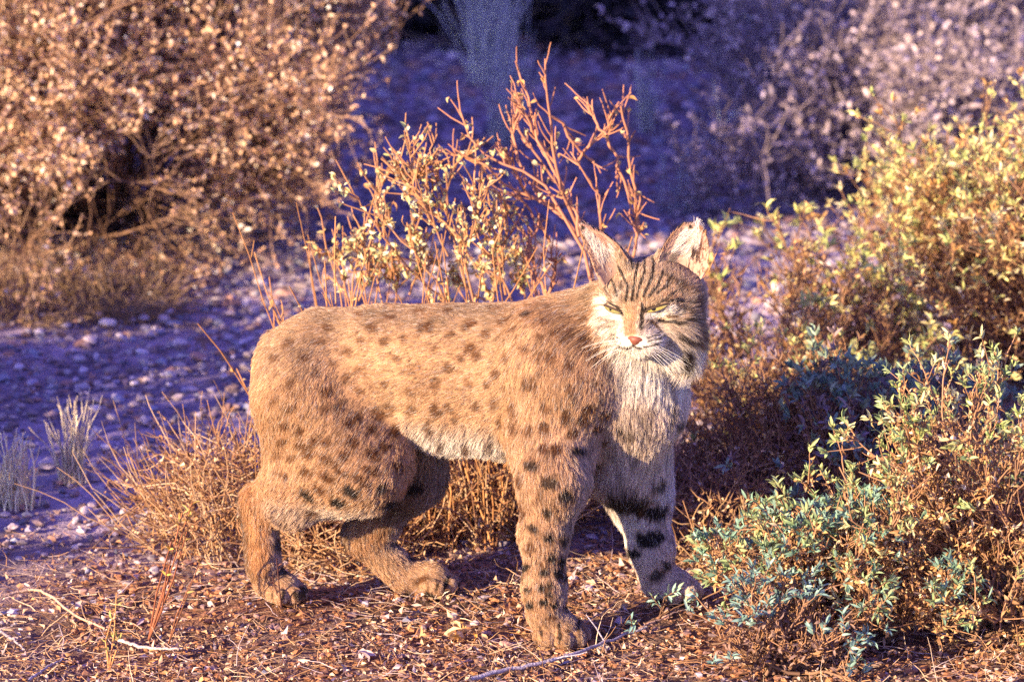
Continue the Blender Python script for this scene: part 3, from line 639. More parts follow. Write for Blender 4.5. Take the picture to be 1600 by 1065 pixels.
# ------------------------------------------------------------------ the ground: one sheet out to the horizon
def warp(n, half, mid, s):
    t = np.linspace(-1, 1, n); return mid+half*np.sinh(s*t)/np.sinh(s)
gx = warp(420, 400, 0, 7.6); gy = warp(460, 500, 1.5, 7.2)
X, Y = np.meshgrid(gx, gy, indexing='ij'); Z = ground_h(X, Y)
Pn = np.stack([X.ravel(), Y.ravel(), 0*X.ravel()], 1)
Z = Z+((vnoise(Pn, 40)-.5)*.008+(vnoise(Pn, 90)-.5)*.005).reshape(X.shape)*(np.hypot(X, Y) < 12)
gv = np.stack([X, Y, Z-.004], -1).reshape(-1, 3); nx, ny = X.shape
i, j = np.meshgrid(np.arange(nx-1), np.arange(ny-1), indexing='ij'); a = (i*ny+j).ravel()
# colour: reddish crumbly soil near the animal, mauve grey gravel flat in the wash behind and to the left
wash = smooth(.30*Pn[:, 0]*-1+Pn[:, 1]+(vnoise(Pn, 2.2)-.5)*.5, .2, .65)
soil = np.array((.22, .14, .105)); grav = np.array((.40, .32, .38))
gc = soil+(grav-soil)*wash[:, None]; gc = gc*(.72+.56*vnoise(Pn*np.array([.5, 1.6, 1]), 2.4))[:, None]*(.6+.7*vnoise(Pn, 26))[:, None]*(.75+.5*vnoise(Pn, 70))[:, None]
red = smooth(vnoise(Pn+4, 9), .58, .8)*(1-wash); gc = gc+(np.array((.30, .13, .06))-gc)*(red*.5)[:, None]
M_ground = mat('soil_and_gravel', attr='tint', rough=.95, spec=.1, noise=(160, .35), bump=(220, .8))
link('ground', mesh_np('ground', gv, [np.stack([a, a+ny, a+ny+1, a+1], 1)], M_ground, gc), kind='structure')

# ---- stones
def ico():
    t = (1+5**.5)/2
    V = nrm(np.array([(-1,t,0),(1,t,0),(-1,-t,0),(1,-t,0),(0,-1,t),(0,1,t),(0,-1,-t),(0,1,-t),(t,0,-1),(t,0,1),(-t,0,-1),(-t,0,1)], float))
    F = np.array([(0,11,5),(0,5,1),(0,1,7),(0,7,10),(0,10,11),(1,5,9),(5,11,4),(11,10,2),(10,7,6),(7,1,8),(3,9,4),(3,4,2),(3,2,6),(3,6,8),(3,8,9),(4,9,5),(2,4,11),(6,2,10),(8,6,7),(9,8,1)])
    return V, F
IV, IF = ico()
def sub_ico():
    V = [tuple(v) for v in IV]; ed = {}; F = []
    def m(a, b):
        k = (min(a, b), max(a, b))
        if k not in ed: ed[k] = len(V); V.append(tuple(nrm((np.array(V[a])+np.array(V[b])))))
        return ed[k]
    for a, b, c in IF: x, y, z = m(a, b), m(b, c), m(c, a); F += [(a, x, z), (b, y, x), (c, z, y), (x, y, z)]
    return np.array(V), np.array(F)
I2V, I2F = sub_ico()
STC = np.array([(.46, .37, .38), (.38, .33, .40), (.54, .43, .42), (.33, .23, .22), (.40, .23, .18), (.32, .32, .39), (.60, .52, .54), (.24, .17, .18)])
def stones_stuff(name, P, S, cols, org=(0, 0, 0), label=None):
    n = len(P); ang = rng.random(n)*6.283; c, s = np.cos(ang), np.sin(ang)
    V = IV[None]*(1+.28*rng.normal(size=(n, 12, 1)))*np.stack([S*(.8+.5*rng.random(n)), S*(.6+.4*rng.random(n)), S*(.35+.35*rng.random(n))], 1)[:, None]
    V = np.stack([V[..., 0]*c[:, None]-V[..., 1]*s[:, None], V[..., 0]*s[:, None]+V[..., 1]*c[:, None], V[..., 2]], -1)+P[:, None]
    F = (IF[None]+(np.arange(n)*12)[:, None, None]).reshape(-1, 3)
    C = np.repeat(cols, 12, 0)
    return mesh_np(name, V.reshape(-1, 3), [F], M_stone, C, smooth_=False)
M_stone = mat('stone', attr='tint', rough=.85, spec=.25, noise=(350, .3))
def scatter(n, x0, x1, y0, y1, ok):
    P = np.stack([rng.uniform(x0, x1, n), rng.uniform(y0, y1, n), np.zeros(n)], 1); P = P[ok(P)]
    P[:, 2] = ground_h(P[:, 0], P[:, 1]); return P
def washf(P): return smooth(-.30*P[:, 0]+P[:, 1]+(vnoise(P, 2.2)-.5)*.5, .15, .6)
Pg = scatter(60000, -1.9, 2.0, -.7, 8.0, lambda P: (rng.random(len(P)) < .10+.9*washf(P)) & (np.abs(P[:, 0]) < .80*(P[:, 1]+6.6)/6.5+.15) & (rng.random(len(P)) < np.interp(P[:, 1], [0, 1.8, 3.5, 8], [1, 1, .7, .45])))
S = .0038+.0085*rng.random(len(Pg))**3.2; S *= np.interp(Pg[:, 1], [0, 2, 8], [.95, 1.3, 3.0])
link('gravel', stones_stuff('gravel', Pg+np.array([0, 0, .001]), S, STC[rng.integers(0, 8, len(Pg))]*(.5+.6*rng.random((len(Pg), 1)))), kind='stuff', label='small angular gravel covering the shaded wash and the soil around the bobcat', category='gravel')
stone_me = []
for k in range(8):
    V = I2V*(1+.5*(vnoise(I2V*1.0+k*9, 1.6)-.5))[:, None]*np.array([1, .8, .6]); V = V+(np.round(V*2.3)/2.3-V)*.35
    stone_me.append(mesh_np('stone', V, [I2F], M_stone, STC[k]*1.15, smooth_=False))
ST = [(168,508,17,6),(140,535,13,0),(255,502,13,2),(225,500,11,0),(222,552,12,6),(250,520,9,1),(310,560,15,4),(280,540,14,2),(50,600,11,1),(82,650,10,3),(130,580,9,6),(75,728,17,0),(186,755,8,2),(205,735,8,0),
(145,790,9,2),(35,795,10,4),(8,805,9,0),(135,800,13,2),(20,825,10,0),(232,803,9,1),(305,825,9,6),(195,800,9,2),(180,835,8,0),(60,775,9,2),(95,755,8,4),(210,600,8,6),(180,620,9,1),(150,640,10,6),(240,640,8,5),(30,575,10,6),
(350,590,9,2),(20,540,10,4),(105,510,8,1),(60,520,9,6),(330,500,10,2),(195,530,8,1),(265,585,9,5),(300,610,10,2),(115,690,9,1),(30,690,9,0),(165,700,10,6),(225,700,8,2),(258,665,8,0),(290,690,7,6),
(130,925,9,4),(270,850,7,2),(255,875,7,0),(215,880,7,2),(165,815,8,4),(895,905,9,6),(920,920,8,6),(905,890,8,0),(790,1010,13,4),(760,990,9,4),(742,975,8,2),(600,965,8,4),(1040,965,7,4)]
special = {7: None}
for q, (px, py, r, ci) in enumerate(ST):
    p = G(px, py); sc = r/1000*(p[1]-CAM[1])/DIST
    if px == 1040: lab, g = 'small brown clod right of the front paw toes', None
    elif px == 742: lab, g = 'small pale pink clod nearest to the golden dead leaves', None
    elif px == 895: lab, g = 'reddish pebble just behind the heel of the near front paw', None
    elif 885 < px < 930 and py > 880: lab, g = 'pale pebble on the bare soil in the shadow behind the near front leg', 'pebbles behind the near front leg'
    elif py > 950 and 590 < px: lab, g = ['pinkish', 'bluish', 'pale pink', 'brown', 'rust brown', 'slate', 'whitish', 'plum'][ci]+' clod on the soil '+('just left of the front paw' if px > 755 else 'between the front paw and the hind legs' if px > 620 else 'below the far hind paw'), None
    elif py > 780: lab, g = ['pinkish', 'bluish', 'pale pink', 'dark brown', 'reddish', 'slate grey', 'whitish', 'plum'][ci]+' stone where the shaded gravel meets the sunlit litter', ['pinkish', 'bluish', 'pale pink', 'dark brown', 'reddish', 'slate grey', 'whitish', 'plum'][ci]+' stones at the near edge of the wash'
    elif q == 0: lab, g = 'large pinkish stone below the left bush, biggest of the row along its skirt', None
    elif q == 11: lab, g = 'broad dull pink stone between the two pale grass tufts', None
    else:
        cn = ['pinkish grey', 'bluish grey', 'pale pink', 'dark brown', 'reddish brown', 'slate grey', 'whitish', 'dark plum'][ci]
        zn = 'in the stone row under the left bush' if py < 570 else 'beside the pale grass tufts at left' if px < 150 else 'in the open gravel behind the rump'
        lab = cn+' angular stone lying '+zn; g = cn+' stones '+zn
    o = link('stone', stone_me[ci], loc=(p[0], p[1], p[2]+sc*.25), label=lab, category='stone')
    if g: o['group'] = g
    elif lab.endswith('just left of the front paw'): o['label'] = ('larger ' if r > 10 else 'smaller ')+lab
    o.scale = (sc, sc*rng.uniform(.8, 1.1), sc*rng.uniform(.7, 1)); o.rotation_euler = (rng.uniform(-.2, .2), rng.uniform(-.2, .2), rng.uniform(0, 6.28))

# ---- plant makers
def sprout(P, D, L, k, wander, trop=0.0):
    n = len(P); D = nrm(np.asarray(D, float)); pts = np.empty((n, k, 3)); pts[:, 0] = P; dirs = np.empty((n, k, 3)); dirs[:, 0] = D
    L = np.broadcast_to(L, (n,))
    for i in range(1, k):
        D = nrm(D+wander*rng.normal(size=(n, 3))+np.array([0, 0, trop])); pts[:, i] = pts[:, i-1]+D*(L/(k-1))[:, None]; dirs[:, i] = D
    return pts, dirs
def kids(pts, dirs, n, lo=.2, spread=.9, hi=1.0):
    i = rng.integers(0, len(pts), n); k = pts.shape[1]; t = (lo+(hi-lo)*rng.random(n))*(k-1.001); j = t.astype(int); f = (t-j)[:, None]
    p = pts[i, j]*(1-f)+pts[i, j+1]*f; d = dirs[i, j]; e = rng.normal(size=(n, 3)); e -= (e*d).sum(1, keepdims=True)*d
    return p, nrm(d+nrm(e)*spread*(.5+rng.random((n, 1))))
M_twig = mat('twig_bark', attr='tint', rough=.85, spec=.15)
M_leaf = mat('leaf', attr='tint', rough=.6, spec=.3, trans=.22)
M_dry = mat('dry_leaf', attr='tint', rough=.8, spec=.15, trans=.12)
def pick(cols, n, p=None): return np.array(cols)[rng.choice(len(cols), n, p=p)]
def leaf_parts(parent, org, P, D, L, Wd, cols, m, curl, fold=.25, nvar=10, name='leaf', p=None):
    """single leaves as parts that share a few leaf meshes"""
    P = np.asarray(P); D = nrm(np.asarray(D, float)); ms = []
    cols = np.array(cols); ci = rng.choice(len(cols), nvar, p=p); ci[:len(cols)] = np.arange(len(cols))
    for k in range(nvar):
        V, Q = leaf_geo(np.zeros((1, 3)), np.array([[1., 0, 0]]), np.array([1.]), np.array([Wd/L]), curl, fold, .5)
        ms.append(mesh_np(name, V[0], [Q], m, cols[ci[k]]))
    for i in range(len(P)):
        o = link(name, ms[rng.integers(nvar)], parent); o.location = P[i]-org
        o.rotation_euler = (Vector(D[i]).to_track_quat('X', 'Z')).to_euler(); s = L*rng.uniform(.7, 1.2); o.scale = (s, s, s)
def rosettes(T, D, n, spread=.9):
    """n leaf roots and directions round each tip"""
    k = len(T); P = np.repeat(T, n, 0); d = np.repeat(D, n, 0); e = rng.normal(size=(k*n, 3)); e -= (e*d).sum(1, keepdims=True)*d
    P = P-d*(rng.random((k*n, 1))*.014); return P, nrm(d*.75+nrm(e)*spread*(.6+.6*rng.random((k*n, 1))))

# big dry bush at the left, its skirt on the gravel, curled dead leaves all over
def dome_shrub(name, org, rad, nst, n1, n2, stem_r, cols_t, label, cat_, hollow=None, l2=.12, trop=.05, up=(.2, 1.0), group=None, wander=.16, r2=.0009, k2=5, fbias=0.0, lo1=.25):
    """stems fan from the base into a dome; returns twig ends and directions"""
    org = np.asarray(org, float); root = empty(name, org, label=label, category=cat_)
    if group: root['group'] = group
    az = rng.random(nst)*2*np.pi; el = np.arcsin(rng.uniform(*up, nst))
    D = np.stack([np.cos(az)*np.cos(el), np.sin(az)*np.cos(el), np.sin(el)], 1)
    fm = rng.random(nst) < fbias; D[fm, 1] = -np.abs(D[fm, 1])
    reach = 1/np.sqrt(((D/np.array(rad))**2).sum(1)); P0 = org+rng.normal(size=(nst, 3))*np.array([rad[0], rad[1], 0])*.12
    s0, d0 = sprout(P0, D+np.array([0, 0, .35]), reach*rng.uniform(.75, 1.0, nst), 8, wander*.6, -.03)
    p, d = kids(s0, d0, n1, lo1, .8); s1, d1 = sprout(p, d, .28*max(rad)*rng.uniform(.5, 1.1, n1), 6, wander, trop)
    p, d = kids(s1, d1, n2, .2, .9); s2, d2 = sprout(p, d, l2*rng.uniform(.4, 1.2, n2), k2, wander*1.3, trop)
    for s in (s0, s1, s2): s[..., 2] = np.maximum(s[..., 2], ground_h(s[..., 0], s[..., 1])+.004)
    if hollow is not None:
        m = ~hollow(s0[:, -1]); s0 = s0[m]
        m = ~hollow(s2[:, -1]); s2, d2 = s2[m], d2[m]; m = ~hollow(s1[:, -1]); s1, d1 = s1[m], d1[m]
    b = Batch(); b.tubes(s0, stem_r, stem_r*.45, cols_t[0], 5); b.tubes(s1, stem_r*.45, r2*1.3, cols_t[1], 4); b.tubes(s2, r2*1.2, r2*.7, cols_t[2], 3)
    link('branches', b.build('branches', M_twig, org), root)
    return root, s1, d1, s2, d2
Y0 = 2.95
bo = np.array([-.98, Y0, 0]); bo[2] = ground_h(bo[0], bo[1])
hc1 = W(225, 305, Y0-.45); hc2 = W(60, 335, Y0-.45); hc3 = W(250, 215, Y0-.5)
def hol(P): return (((P-hc1)/np.array([.15, .62, .12]))**2).sum(1)+1.9*(vnoise(P, 14)-.5) < .95
def hol2(P): return (P[:, 0] > -.21-.38*np.maximum(.62-P[:, 2], 0)+.22*(vnoise(P, 7)-.5)) | hol(P) | ((((P-hc2)/np.array([.20, .55, .11]))**2).sum(1)+1.3*(vnoise(P, 14)-.5) < .8) | ((((P-hc3)/np.array([.11, .5, .06]))**2).sum(1)+1.3*(vnoise(P, 14)-.5) < .7)
root, s1, d1, s2, d2 = dome_shrub('dry_bush', bo, (.83, .74, 1.12), 190, 5600, 26000, .004, [(.17, .10, .07), (.24, .14, .09), (.42, .27, .18)],
    'large dry tan bush filling the upper left, a dark hollow low in its side', 'bush', hol2, l2=.11, up=(.02, 1), fbias=.85, lo1=.4)
hub = np.array([.62, .34, .20])
cl = [(.76, .49, .30), (.68, .41, .25), (.82, .60, .42), (.46, .27, .16), (.90, .81, .70), (.64, .47, .37)]; pr = [.3, .25, .18, .12, .07, .08]
p, d = kids(s2, d2, 118000, .1, 1.5); m = ~hol2(p); p, d = p[m], d[m]
m = (p[:, 1] < Y0+.25); p, d = p[m], d[m]
big = rng.permutation(np.where(p[:, 1] < Y0-.25)[0])[:240]; rest = np.ones(len(p), bool); rest[big] = False
b = Batch(); b.leaves(p[rest], d[rest], .015*rng.uniform(.6, 1.4, rest.sum()), .0085*rng.uniform(.7, 1.3, rest.sum()), pick(cl, rest.sum(), pr), curl=.9, fold=.5, segs=2)
link('foliage', b.build('foliage', M_dry, bo), root, kind='stuff')
leaf_parts(root, bo, p[big], d[big], .024, .012, cl, M_dry, .9, .5, p=pr)

# low straw coloured brush under its skirt at the far left
go = G(70, 500)
sk = empty('straw_clump', go, label='low straw coloured clump under the skirt of the large dry bush at far left', category='dry brush')
n = 1300; P = go+np.stack([rng.uniform(-.28, .26, n), rng.uniform(-.05, .35, n), np.zeros(n)], 1); P[:, 2] = ground_h(P[:, 0], P[:, 1])
s_, d_ = sprout(P, rng.normal(size=(n, 3))*.9+np.array([0, -.1, .15]), .12*rng.uniform(.4, 1.1, n), 5, .25, -.03); s_[..., 2] = np.maximum(s_[..., 2], ground_h(s_[..., 0], s_[..., 1])+.003)
b = Batch(); b.tubes(s_, .0016, .0008, pick([(.30, .20, .11), (.24, .155, .09), (.34, .23, .14), (.19, .12, .08)], n), 3); link('straw', b.build('straw', M_twig, go), sk)

# open red twig shrub behind the back: main branches read from the photograph, placed at their own depths
def traced(name, base, lines, Yr, r, label, cat_, col, extra=0, leafc=None, nleaf=0, leafL=.016, group=None, leafname='leaf', side_l=.05, kidsn=0, rsub=.0011):
    b0 = np.asarray(base); root = empty(name, b0, label=label, category=cat_)
    if group: root['group'] = group
    b = Batch(); allp = []; alld = []
    for pl in lines:
        y0 = rng.uniform(*Yr); y1 = y0+rng.uniform(-.06, .06)
        P = np.array([W(x, y, y0+(y1-y0)*i/max(len(pl)-1, 1)) for i, (x, y) in enumerate(pl)])
        t = np.linspace(0, len(P)-1, 9); Q_ = np.stack([np.interp(t, np.arange(len(P)), P[:, k]) for k in range(3)], 1)
        Q_[1:-1] += rng.normal(size=(7, 3))*.0022
        b.tubes(Q_[None], r*rng.uniform(.9, 1.1), r*.5, col, 6, .1); allp.append(Q_); alld.append(nrm(np.gradient(Q_, axis=0)))
    A = np.array(allp); D = np.array(alld)
    if kidsn:
        p, d = kids(A, D, kidsn, .15, .7); s, dd = sprout(p, d, side_l*rng.uniform(.4, 1.3, kidsn), 5, .12, .10)
        b.tubes(s, rsub*1.2, rsub*.8, col, 5, .15); A2, D2 = s, dd
    else: A2, D2 = A, D
    link('branches', b.build('branches', M_twig, b0), root)
    return root, A, D, A2, D2
RED = (.44, .20, .115)
L1 = [[(930,470),(905,370),(860,300),(815,262),(775,250),(740,230),(718,170)],[(930,470),(915,360),(880,290),(845,255),(815,215),(803,165)],[(880,290),(850,240),(832,190),(825,150),(806,95)],
[(850,240),(828,195),(805,142)],[(915,380),(880,300),(862,230),(857,160),(852,92)],[(857,180),(878,195),(900,225),(920,250),(940,262)],[(905,250),(925,222),(948,212),(955,178)],[(948,212),(930,185),(920,163)],
[(948,214),(965,255),(982,310),(998,360)],[(998,350),(990,280),(980,220),(970,165)],[(815,262),(800,215),(808,175)],[(905,370),(870,330),(830,310),(790,292),(750,250),(700,240)],[(830,310),(800,265),(792,235)],
[(905,370),(900,330),(885,310),(860,305)],[(990,400),(995,350),(1000,305)],[(930,410),(942,350),(935,300),(900,250)],[(870,330),(838,300),(835,280)],[(860,380),(830,330),(800,300)],[(840,470),(820,395),(842,350)],
[(860,470),(835,420),(828,380)],[(860,470),(868,420),(862,395)]]
ro = W(900, 640, .62); ro[2] = ground_h(ro[0], ro[1])
L1b = [[(905,700),(920,560),(930,470)],[(880,700),(860,560),(850,470)],[(950,700),(985,520),(990,400)]]
root, A, D, A2, D2 = traced('red_twig_shrub', ro, L1+L1b, (.55, .72), .0030, 'coral red leafless twigs branching up behind the shoulder of the bobcat', 'shrub', RED, kidsn=300, side_l=.045, rsub=.0012)
p, d = kids(A2, D2, 130, .3, 1.0); p = p[p[:, 2] > .2]; leaf_parts(root, ro, p, rng.normal(size=(len(p), 3)), .015, .009, [(.62, .50, .20), (.55, .32, .12), (.66, .56, .30)], M_leaf, .9, .5)
L2 = [[(735,470),(712,380),(690,300),(672,235),(683,210)],[(700,320),(705,270),(722,240),(760,265)],[(700,400),(668,330),(645,285),(640,220)],[(645,285),(662,258)],[(665,320),(630,285),(615,245)],[(740,470),(722,400),(745,340),(752,290)],
[(770,470),(790,390),(775,330),(740,290)],[(700,470),(640,420),(600,370),(565,320),(548,300)],[(600,370),(594,320),(596,280)],[(690,460),(660,400),(600,350),(585,310)],[(745,420),(700,350),(665,330),(678,292)],
[(640,460),(655,400),(640,360)],[(790,460),(780,400),(795,350),(780,280)],[(800,470),(770,400),(765,345)],[(760,470),(700,430),(650,380)],[(560,470),(575,430),(568,350)],[(545,470),(535,420),(510,390)],[(620,470),(622,430),(560,395)],
[(780,300),(792,330),(770,420)],[(820,470),(812,440),(800,400)]]
ro = W(720, 640, .62); ro[2] = ground_h(ro[0], ro[1])
root, A, D, A2, D2 = traced('leafy_twig_shrub', ro, L2+[[(720,700),(740,560),(735,470)],[(700,700),(690,560),(700,470)],[(740,700),(775,560),(770,470)]], (.50, .74), .0019,
    'orange twigs with small pale yellow leaves rising behind the middle of the back', 'shrub', (.44, .22, .11), kidsn=430, side_l=.06, rsub=.0013)
p, d = kids(A2, D2, 4200, .2, 1.0); keep = (p[:, 2] > .3) & (rng.random(len(p)) < np.interp(p[:, 2], [.40, .50, .60, .72], [.75, .40, .14, .06])); p = p[keep]
lc_ = [(.70, .64, .30), (.62, .50, .22), (.52, .54, .24), (.78, .72, .46), (.45, .24, .10)]
leaf_parts(root, ro, p[:260], rng.normal(size=(260, 3))+np.array([0, 0, .3]), .017, .0085, lc_, M_leaf, .9, .5)
b = Batch(); q = p[260:]; b.leaves(q, rng.normal(size=(len(q), 3)), .015, .008, pick(lc_, len(q)), .8, .4); link('foliage', b.build('foliage', M_leaf, ro), root, kind='stuff')
# upright orange stems behind the rump
go = W(470, 640, .45); go[2] = ground_h(go[0], go[1])
sh = empty('orange_stem_clump', go, label='thin upright orange stems in a row behind the rump of the bobcat', category='shrub')
n = 120; P = go+np.stack([rng.uniform(-.02, .40, n), rng.uniform(-.1, .15, n), np.zeros(n)], 1)
s_, d_ = sprout(P, np.stack([rng.normal(size=n)*.22, rng.normal(size=n)*.15, np.ones(n)], 1), rng.uniform(.30, .60, n), 8, .10, .02)
b = Batch(); b.tubes(s_, .0018, .0010, (.46, .22, .09), 4, .2); p, d = kids(s_, d_, 160, .5, .6); t_, e_ = sprout(p, d, .035, 4, .2, .1); b.tubes(t_, .001, .0007, (.50, .25, .10), 3, .2)
link('stems', b.build('stems', M_twig, go), sh)
p, d = kids(s_, d_, 110, .6, 1); leaf_parts(sh, go, p, rng.normal(size=(110, 3)), .013, .008, [(.60, .46, .22), (.66, .58, .36), (.50, .30, .12)], M_leaf, .8, .5)

# tangled dry brush behind and under the bobcat
def tangle(name, px, py, rx, ry, h, n, label, cols, ln=.16, rr=.0012, leaves=0, lcols=None, lL=.014, group=None, parts=0):
    o = G(px, py); root = empty(name, o, label=label, category='dry brush'); az = rng.random(n)*6.283; r = np.sqrt(rng.random(n))
    P = o+np.stack([np.cos(az)*r*rx, np.sin(az)*r*ry, np.zeros(n)], 1); hz = h*np.sqrt(np.maximum(1-r**2, 0))*rng.random(n)**.6
    P[:, 2] = ground_h(P[:, 0], P[:, 1])+hz*.8
    D_ = rng.normal(size=(n, 3))*np.array([1, .8, .55])+np.stack([np.cos(az)*r, np.sin(az)*r*.5, .35+0*az], 1)*.6
    s, d = sprout(P, D_, ln*rng.uniform(.3, 1.0, n), 7, .22, .0); s[..., 2] = np.maximum(s[..., 2], ground_h(s[..., 0], s[..., 1])+.003)
    g = (n//3); P2 = P[:g].copy(); P2[:, 2] = ground_h(P2[:, 0], P2[:, 1]); s2, d2 = sprout(P2, D_[:g]*.5+np.array([0, 0, .9]), h*rng.uniform(.5, 1.25, g), 7, .14, .0)
    b = Batch(); b.tubes(s, rr, rr*.6, pick(cols, n), 4); b.tubes(s2, rr*1.2, rr*.6, pick(cols, g), 4); link('twigs', b.build('twigs', M_twig, o), root)
    if leaves:
        p, d = kids(s, d, leaves, .1, 1); dd = rng.normal(size=(leaves, 3)); 
        if parts: leaf_parts(root, o, p[:parts], dd[:parts], lL, lL*.5, lcols, M_dry, .8, .5)
        b = Batch(); q = leaves-parts; b.leaves(p[parts:], dd[parts:], lL*rng.uniform(.5, 1.3, q), lL*.45*rng.uniform(.6, 1.3, q), pick(lcols, q), .8, .5); link('foliage', b.build('foliage', M_dry, o), root, kind='stuff')
    return root
TW = [(.40, .22, .11), (.32, .17, .085), (.48, .30, .17), (.24, .12, .07), (.55, .38, .24)]
DL = [(.42, .24, .12), (.34, .17, .08), (.52, .36, .22), (.24, .13, .08), (.60, .48, .34)]
tangle('tangled_brush', 365, 850, .15, .12, .22, 520, 'tangle of thin brown twigs standing at the left, behind the near hind leg', TW, .15, .0011, 1100, DL, .012, parts=40)
tangle('tangled_brush', 330, 800, .11, .12, .15, 150, 'loose upper twigs of the left brush reaching out over the gravel wash', TW, .16, .0010, 200, DL, .012)
tangle('tangled_brush', 745, 818, .19, .16, .20, 1400, 'dense heap of dry twigs and dead leaves under the belly, between hind and front legs', TW, .09, .0013, 1800, DL, .011, parts=60)
tangle('tangled_brush', 540, 860, .12, .16, .10, 480, 'low twig litter between the two hind legs', TW, .12, .0012, 420, DL, .012)
tangle('tangled_brush', 1160, 850, .17, .22, .15, 600, 'shaded twig tangle right of the far front leg', [(.30, .17, .10), (.24, .14, .09), (.40, .26, .14)], .10, .0013, 1500, DL, .013)
tangle('tangled_brush', 950, 800, .20, .14, .16, 300, 'brown brush seen between the front legs and beyond the chest', TW, .12, .0013, 500, DL, .012)

# ---- right hand side: three leafy shrubs
LV = [(.60, .58, .20), (.68, .64, .26), (.44, .50, .18), (.70, .62, .28), (.58, .34, .12), (.74, .66, .40), (.52, .54, .20)]
def leafy(name, org, rad, nst, n1, n2, label, tipc, deadc, ntips, nros, ndead, leafL, parts, tw, l2=.08, up=(.12, 1), hollow=None, wd=.30, mleaf=None, front=0.0, stuffL=1.0):
    root, s1, d1, s2, d2 = dome_shrub(name, org, rad, nst, n1, n2, .0032, tw, label, 'shrub', hollow, l2=l2, up=up, trop=.12, r2=.0010)
    z = s2[:, -1, 2]-org[2]; rr_ = np.sqrt((((s2[:, -1]-org)/np.array(rad))**2).sum(1)); sc = rr_+rng.normal(size=len(z))*.12-(s2[:, -1, 1]-org[1])/rad[1]*front; ti = np.argsort(-sc)[:ntips]
    P, D = rosettes(s2[ti, -1], d2[ti, -1], nros); D = nrm(D+np.array([0, 0, .25]))
    vis = np.argsort(P[:, 1]-.3*(P[:, 2]) + rng.normal(size=len(P))*.05)[:parts]; m = np.ones(len(P), bool); m[vis] = False
    if parts: leaf_parts(root, org, P[vis], D[vis], leafL, leafL*wd, tipc, mleaf or M_leaf, .35, .3, 14)
    b = Batch(); q = m.sum()
    if q: b.leaves(P[m], D[m], leafL*rng.uniform(.6, 1.15, q)*stuffL, leafL*wd*rng.uniform(.8, 1.2, q)*stuffL, np.repeat(pick(tipc, len(ti)), nros, 0)[m], .35, .3)
    p, d = kids(s2, d2, ndead, .0, 1.1); b.leaves(p, d+rng.normal(size=p.shape)*.5, leafL*.8*rng.uniform(.5, 1.2, ndead), leafL*.30*rng.uniform(.6, 1.3, ndead), pick(deadc, ndead), .8, .5)
    link('foliage', b.build('foliage', mleaf or M_leaf, org), root, kind='stuff')
    return root
def at(px, Y):
    p = W(px, 600, Y); p[2] = ground_h(p[0], p[1]); return p
DEAD = [(.52, .29, .12), (.42, .22, .09), (.60, .40, .19), (.30, .155, .07), (.70, .58, .38), (.50, .37, .16)]
TT = [(.20, .12, .08), (.28, .16, .095), (.36, .20, .11)]
leafy('golden_shrub', at(1570, 1.55), (.46, .50, .35), 46, 700, 5600, 'big sunlit golden shrub filling the right side behind the bobcat', LV, DEAD, 1100, 6, 6500, .020, 240, TT, up=(.15, 1))
leafy('golden_shrub', at(1700, 1.35), (.40, .45, .66), 36, 500, 3400, 'tallest part of the sunlit shrubs, at the right edge of the picture', LV, DEAD, 900, 6, 6000, .020, 120, TT, up=(.2, 1))
leafy('golden_shrub', at(1225, 1.2), (.26, .26, .40), 22, 260, 1500, 'smaller sunlit shrub just right of the head with drooping pale leaves', LV[:4]+[LV[6]], DEAD, 240, 7, 1500, .026, 160, TT, up=(.2, 1))
leafy('golden_shrub', at(1160, .98), (.15, .15, .20), 18, 180, 900, 'lowest sunlit shrub, tucked close behind the chest of the bobcat', LV[:4], DEAD, 120, 6, 1500, .018, 90, TT, up=(.15, 1))
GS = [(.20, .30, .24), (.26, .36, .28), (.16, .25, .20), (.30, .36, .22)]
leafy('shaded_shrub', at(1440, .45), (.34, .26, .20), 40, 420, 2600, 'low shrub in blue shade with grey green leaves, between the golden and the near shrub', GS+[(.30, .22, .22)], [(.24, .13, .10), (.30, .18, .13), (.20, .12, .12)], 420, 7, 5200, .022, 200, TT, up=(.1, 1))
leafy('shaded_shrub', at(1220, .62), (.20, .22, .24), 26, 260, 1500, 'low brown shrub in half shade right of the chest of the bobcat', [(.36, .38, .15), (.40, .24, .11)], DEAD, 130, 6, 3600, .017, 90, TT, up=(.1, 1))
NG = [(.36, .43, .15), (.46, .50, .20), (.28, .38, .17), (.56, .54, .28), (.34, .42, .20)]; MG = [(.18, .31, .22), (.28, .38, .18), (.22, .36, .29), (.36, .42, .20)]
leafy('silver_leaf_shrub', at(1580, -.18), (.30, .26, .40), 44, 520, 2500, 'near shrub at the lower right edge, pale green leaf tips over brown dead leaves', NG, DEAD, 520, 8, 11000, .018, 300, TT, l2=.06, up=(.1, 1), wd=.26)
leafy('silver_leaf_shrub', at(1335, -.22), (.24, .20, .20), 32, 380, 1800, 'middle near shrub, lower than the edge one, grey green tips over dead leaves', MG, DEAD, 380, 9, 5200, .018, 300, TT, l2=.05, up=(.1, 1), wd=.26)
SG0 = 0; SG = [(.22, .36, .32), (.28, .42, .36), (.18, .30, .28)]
leafy('silver_leaf_shrub', at(1235, -.34), (.15, .10, .12), 24, 160, 620, 'low blue green sprigs beside the far front paw', SG, [(.22, .14, .12), (.30, .19, .15)], 90, 8, 1200, .018, 240, TT, l2=.045, up=(.15, 1), wd=.26)

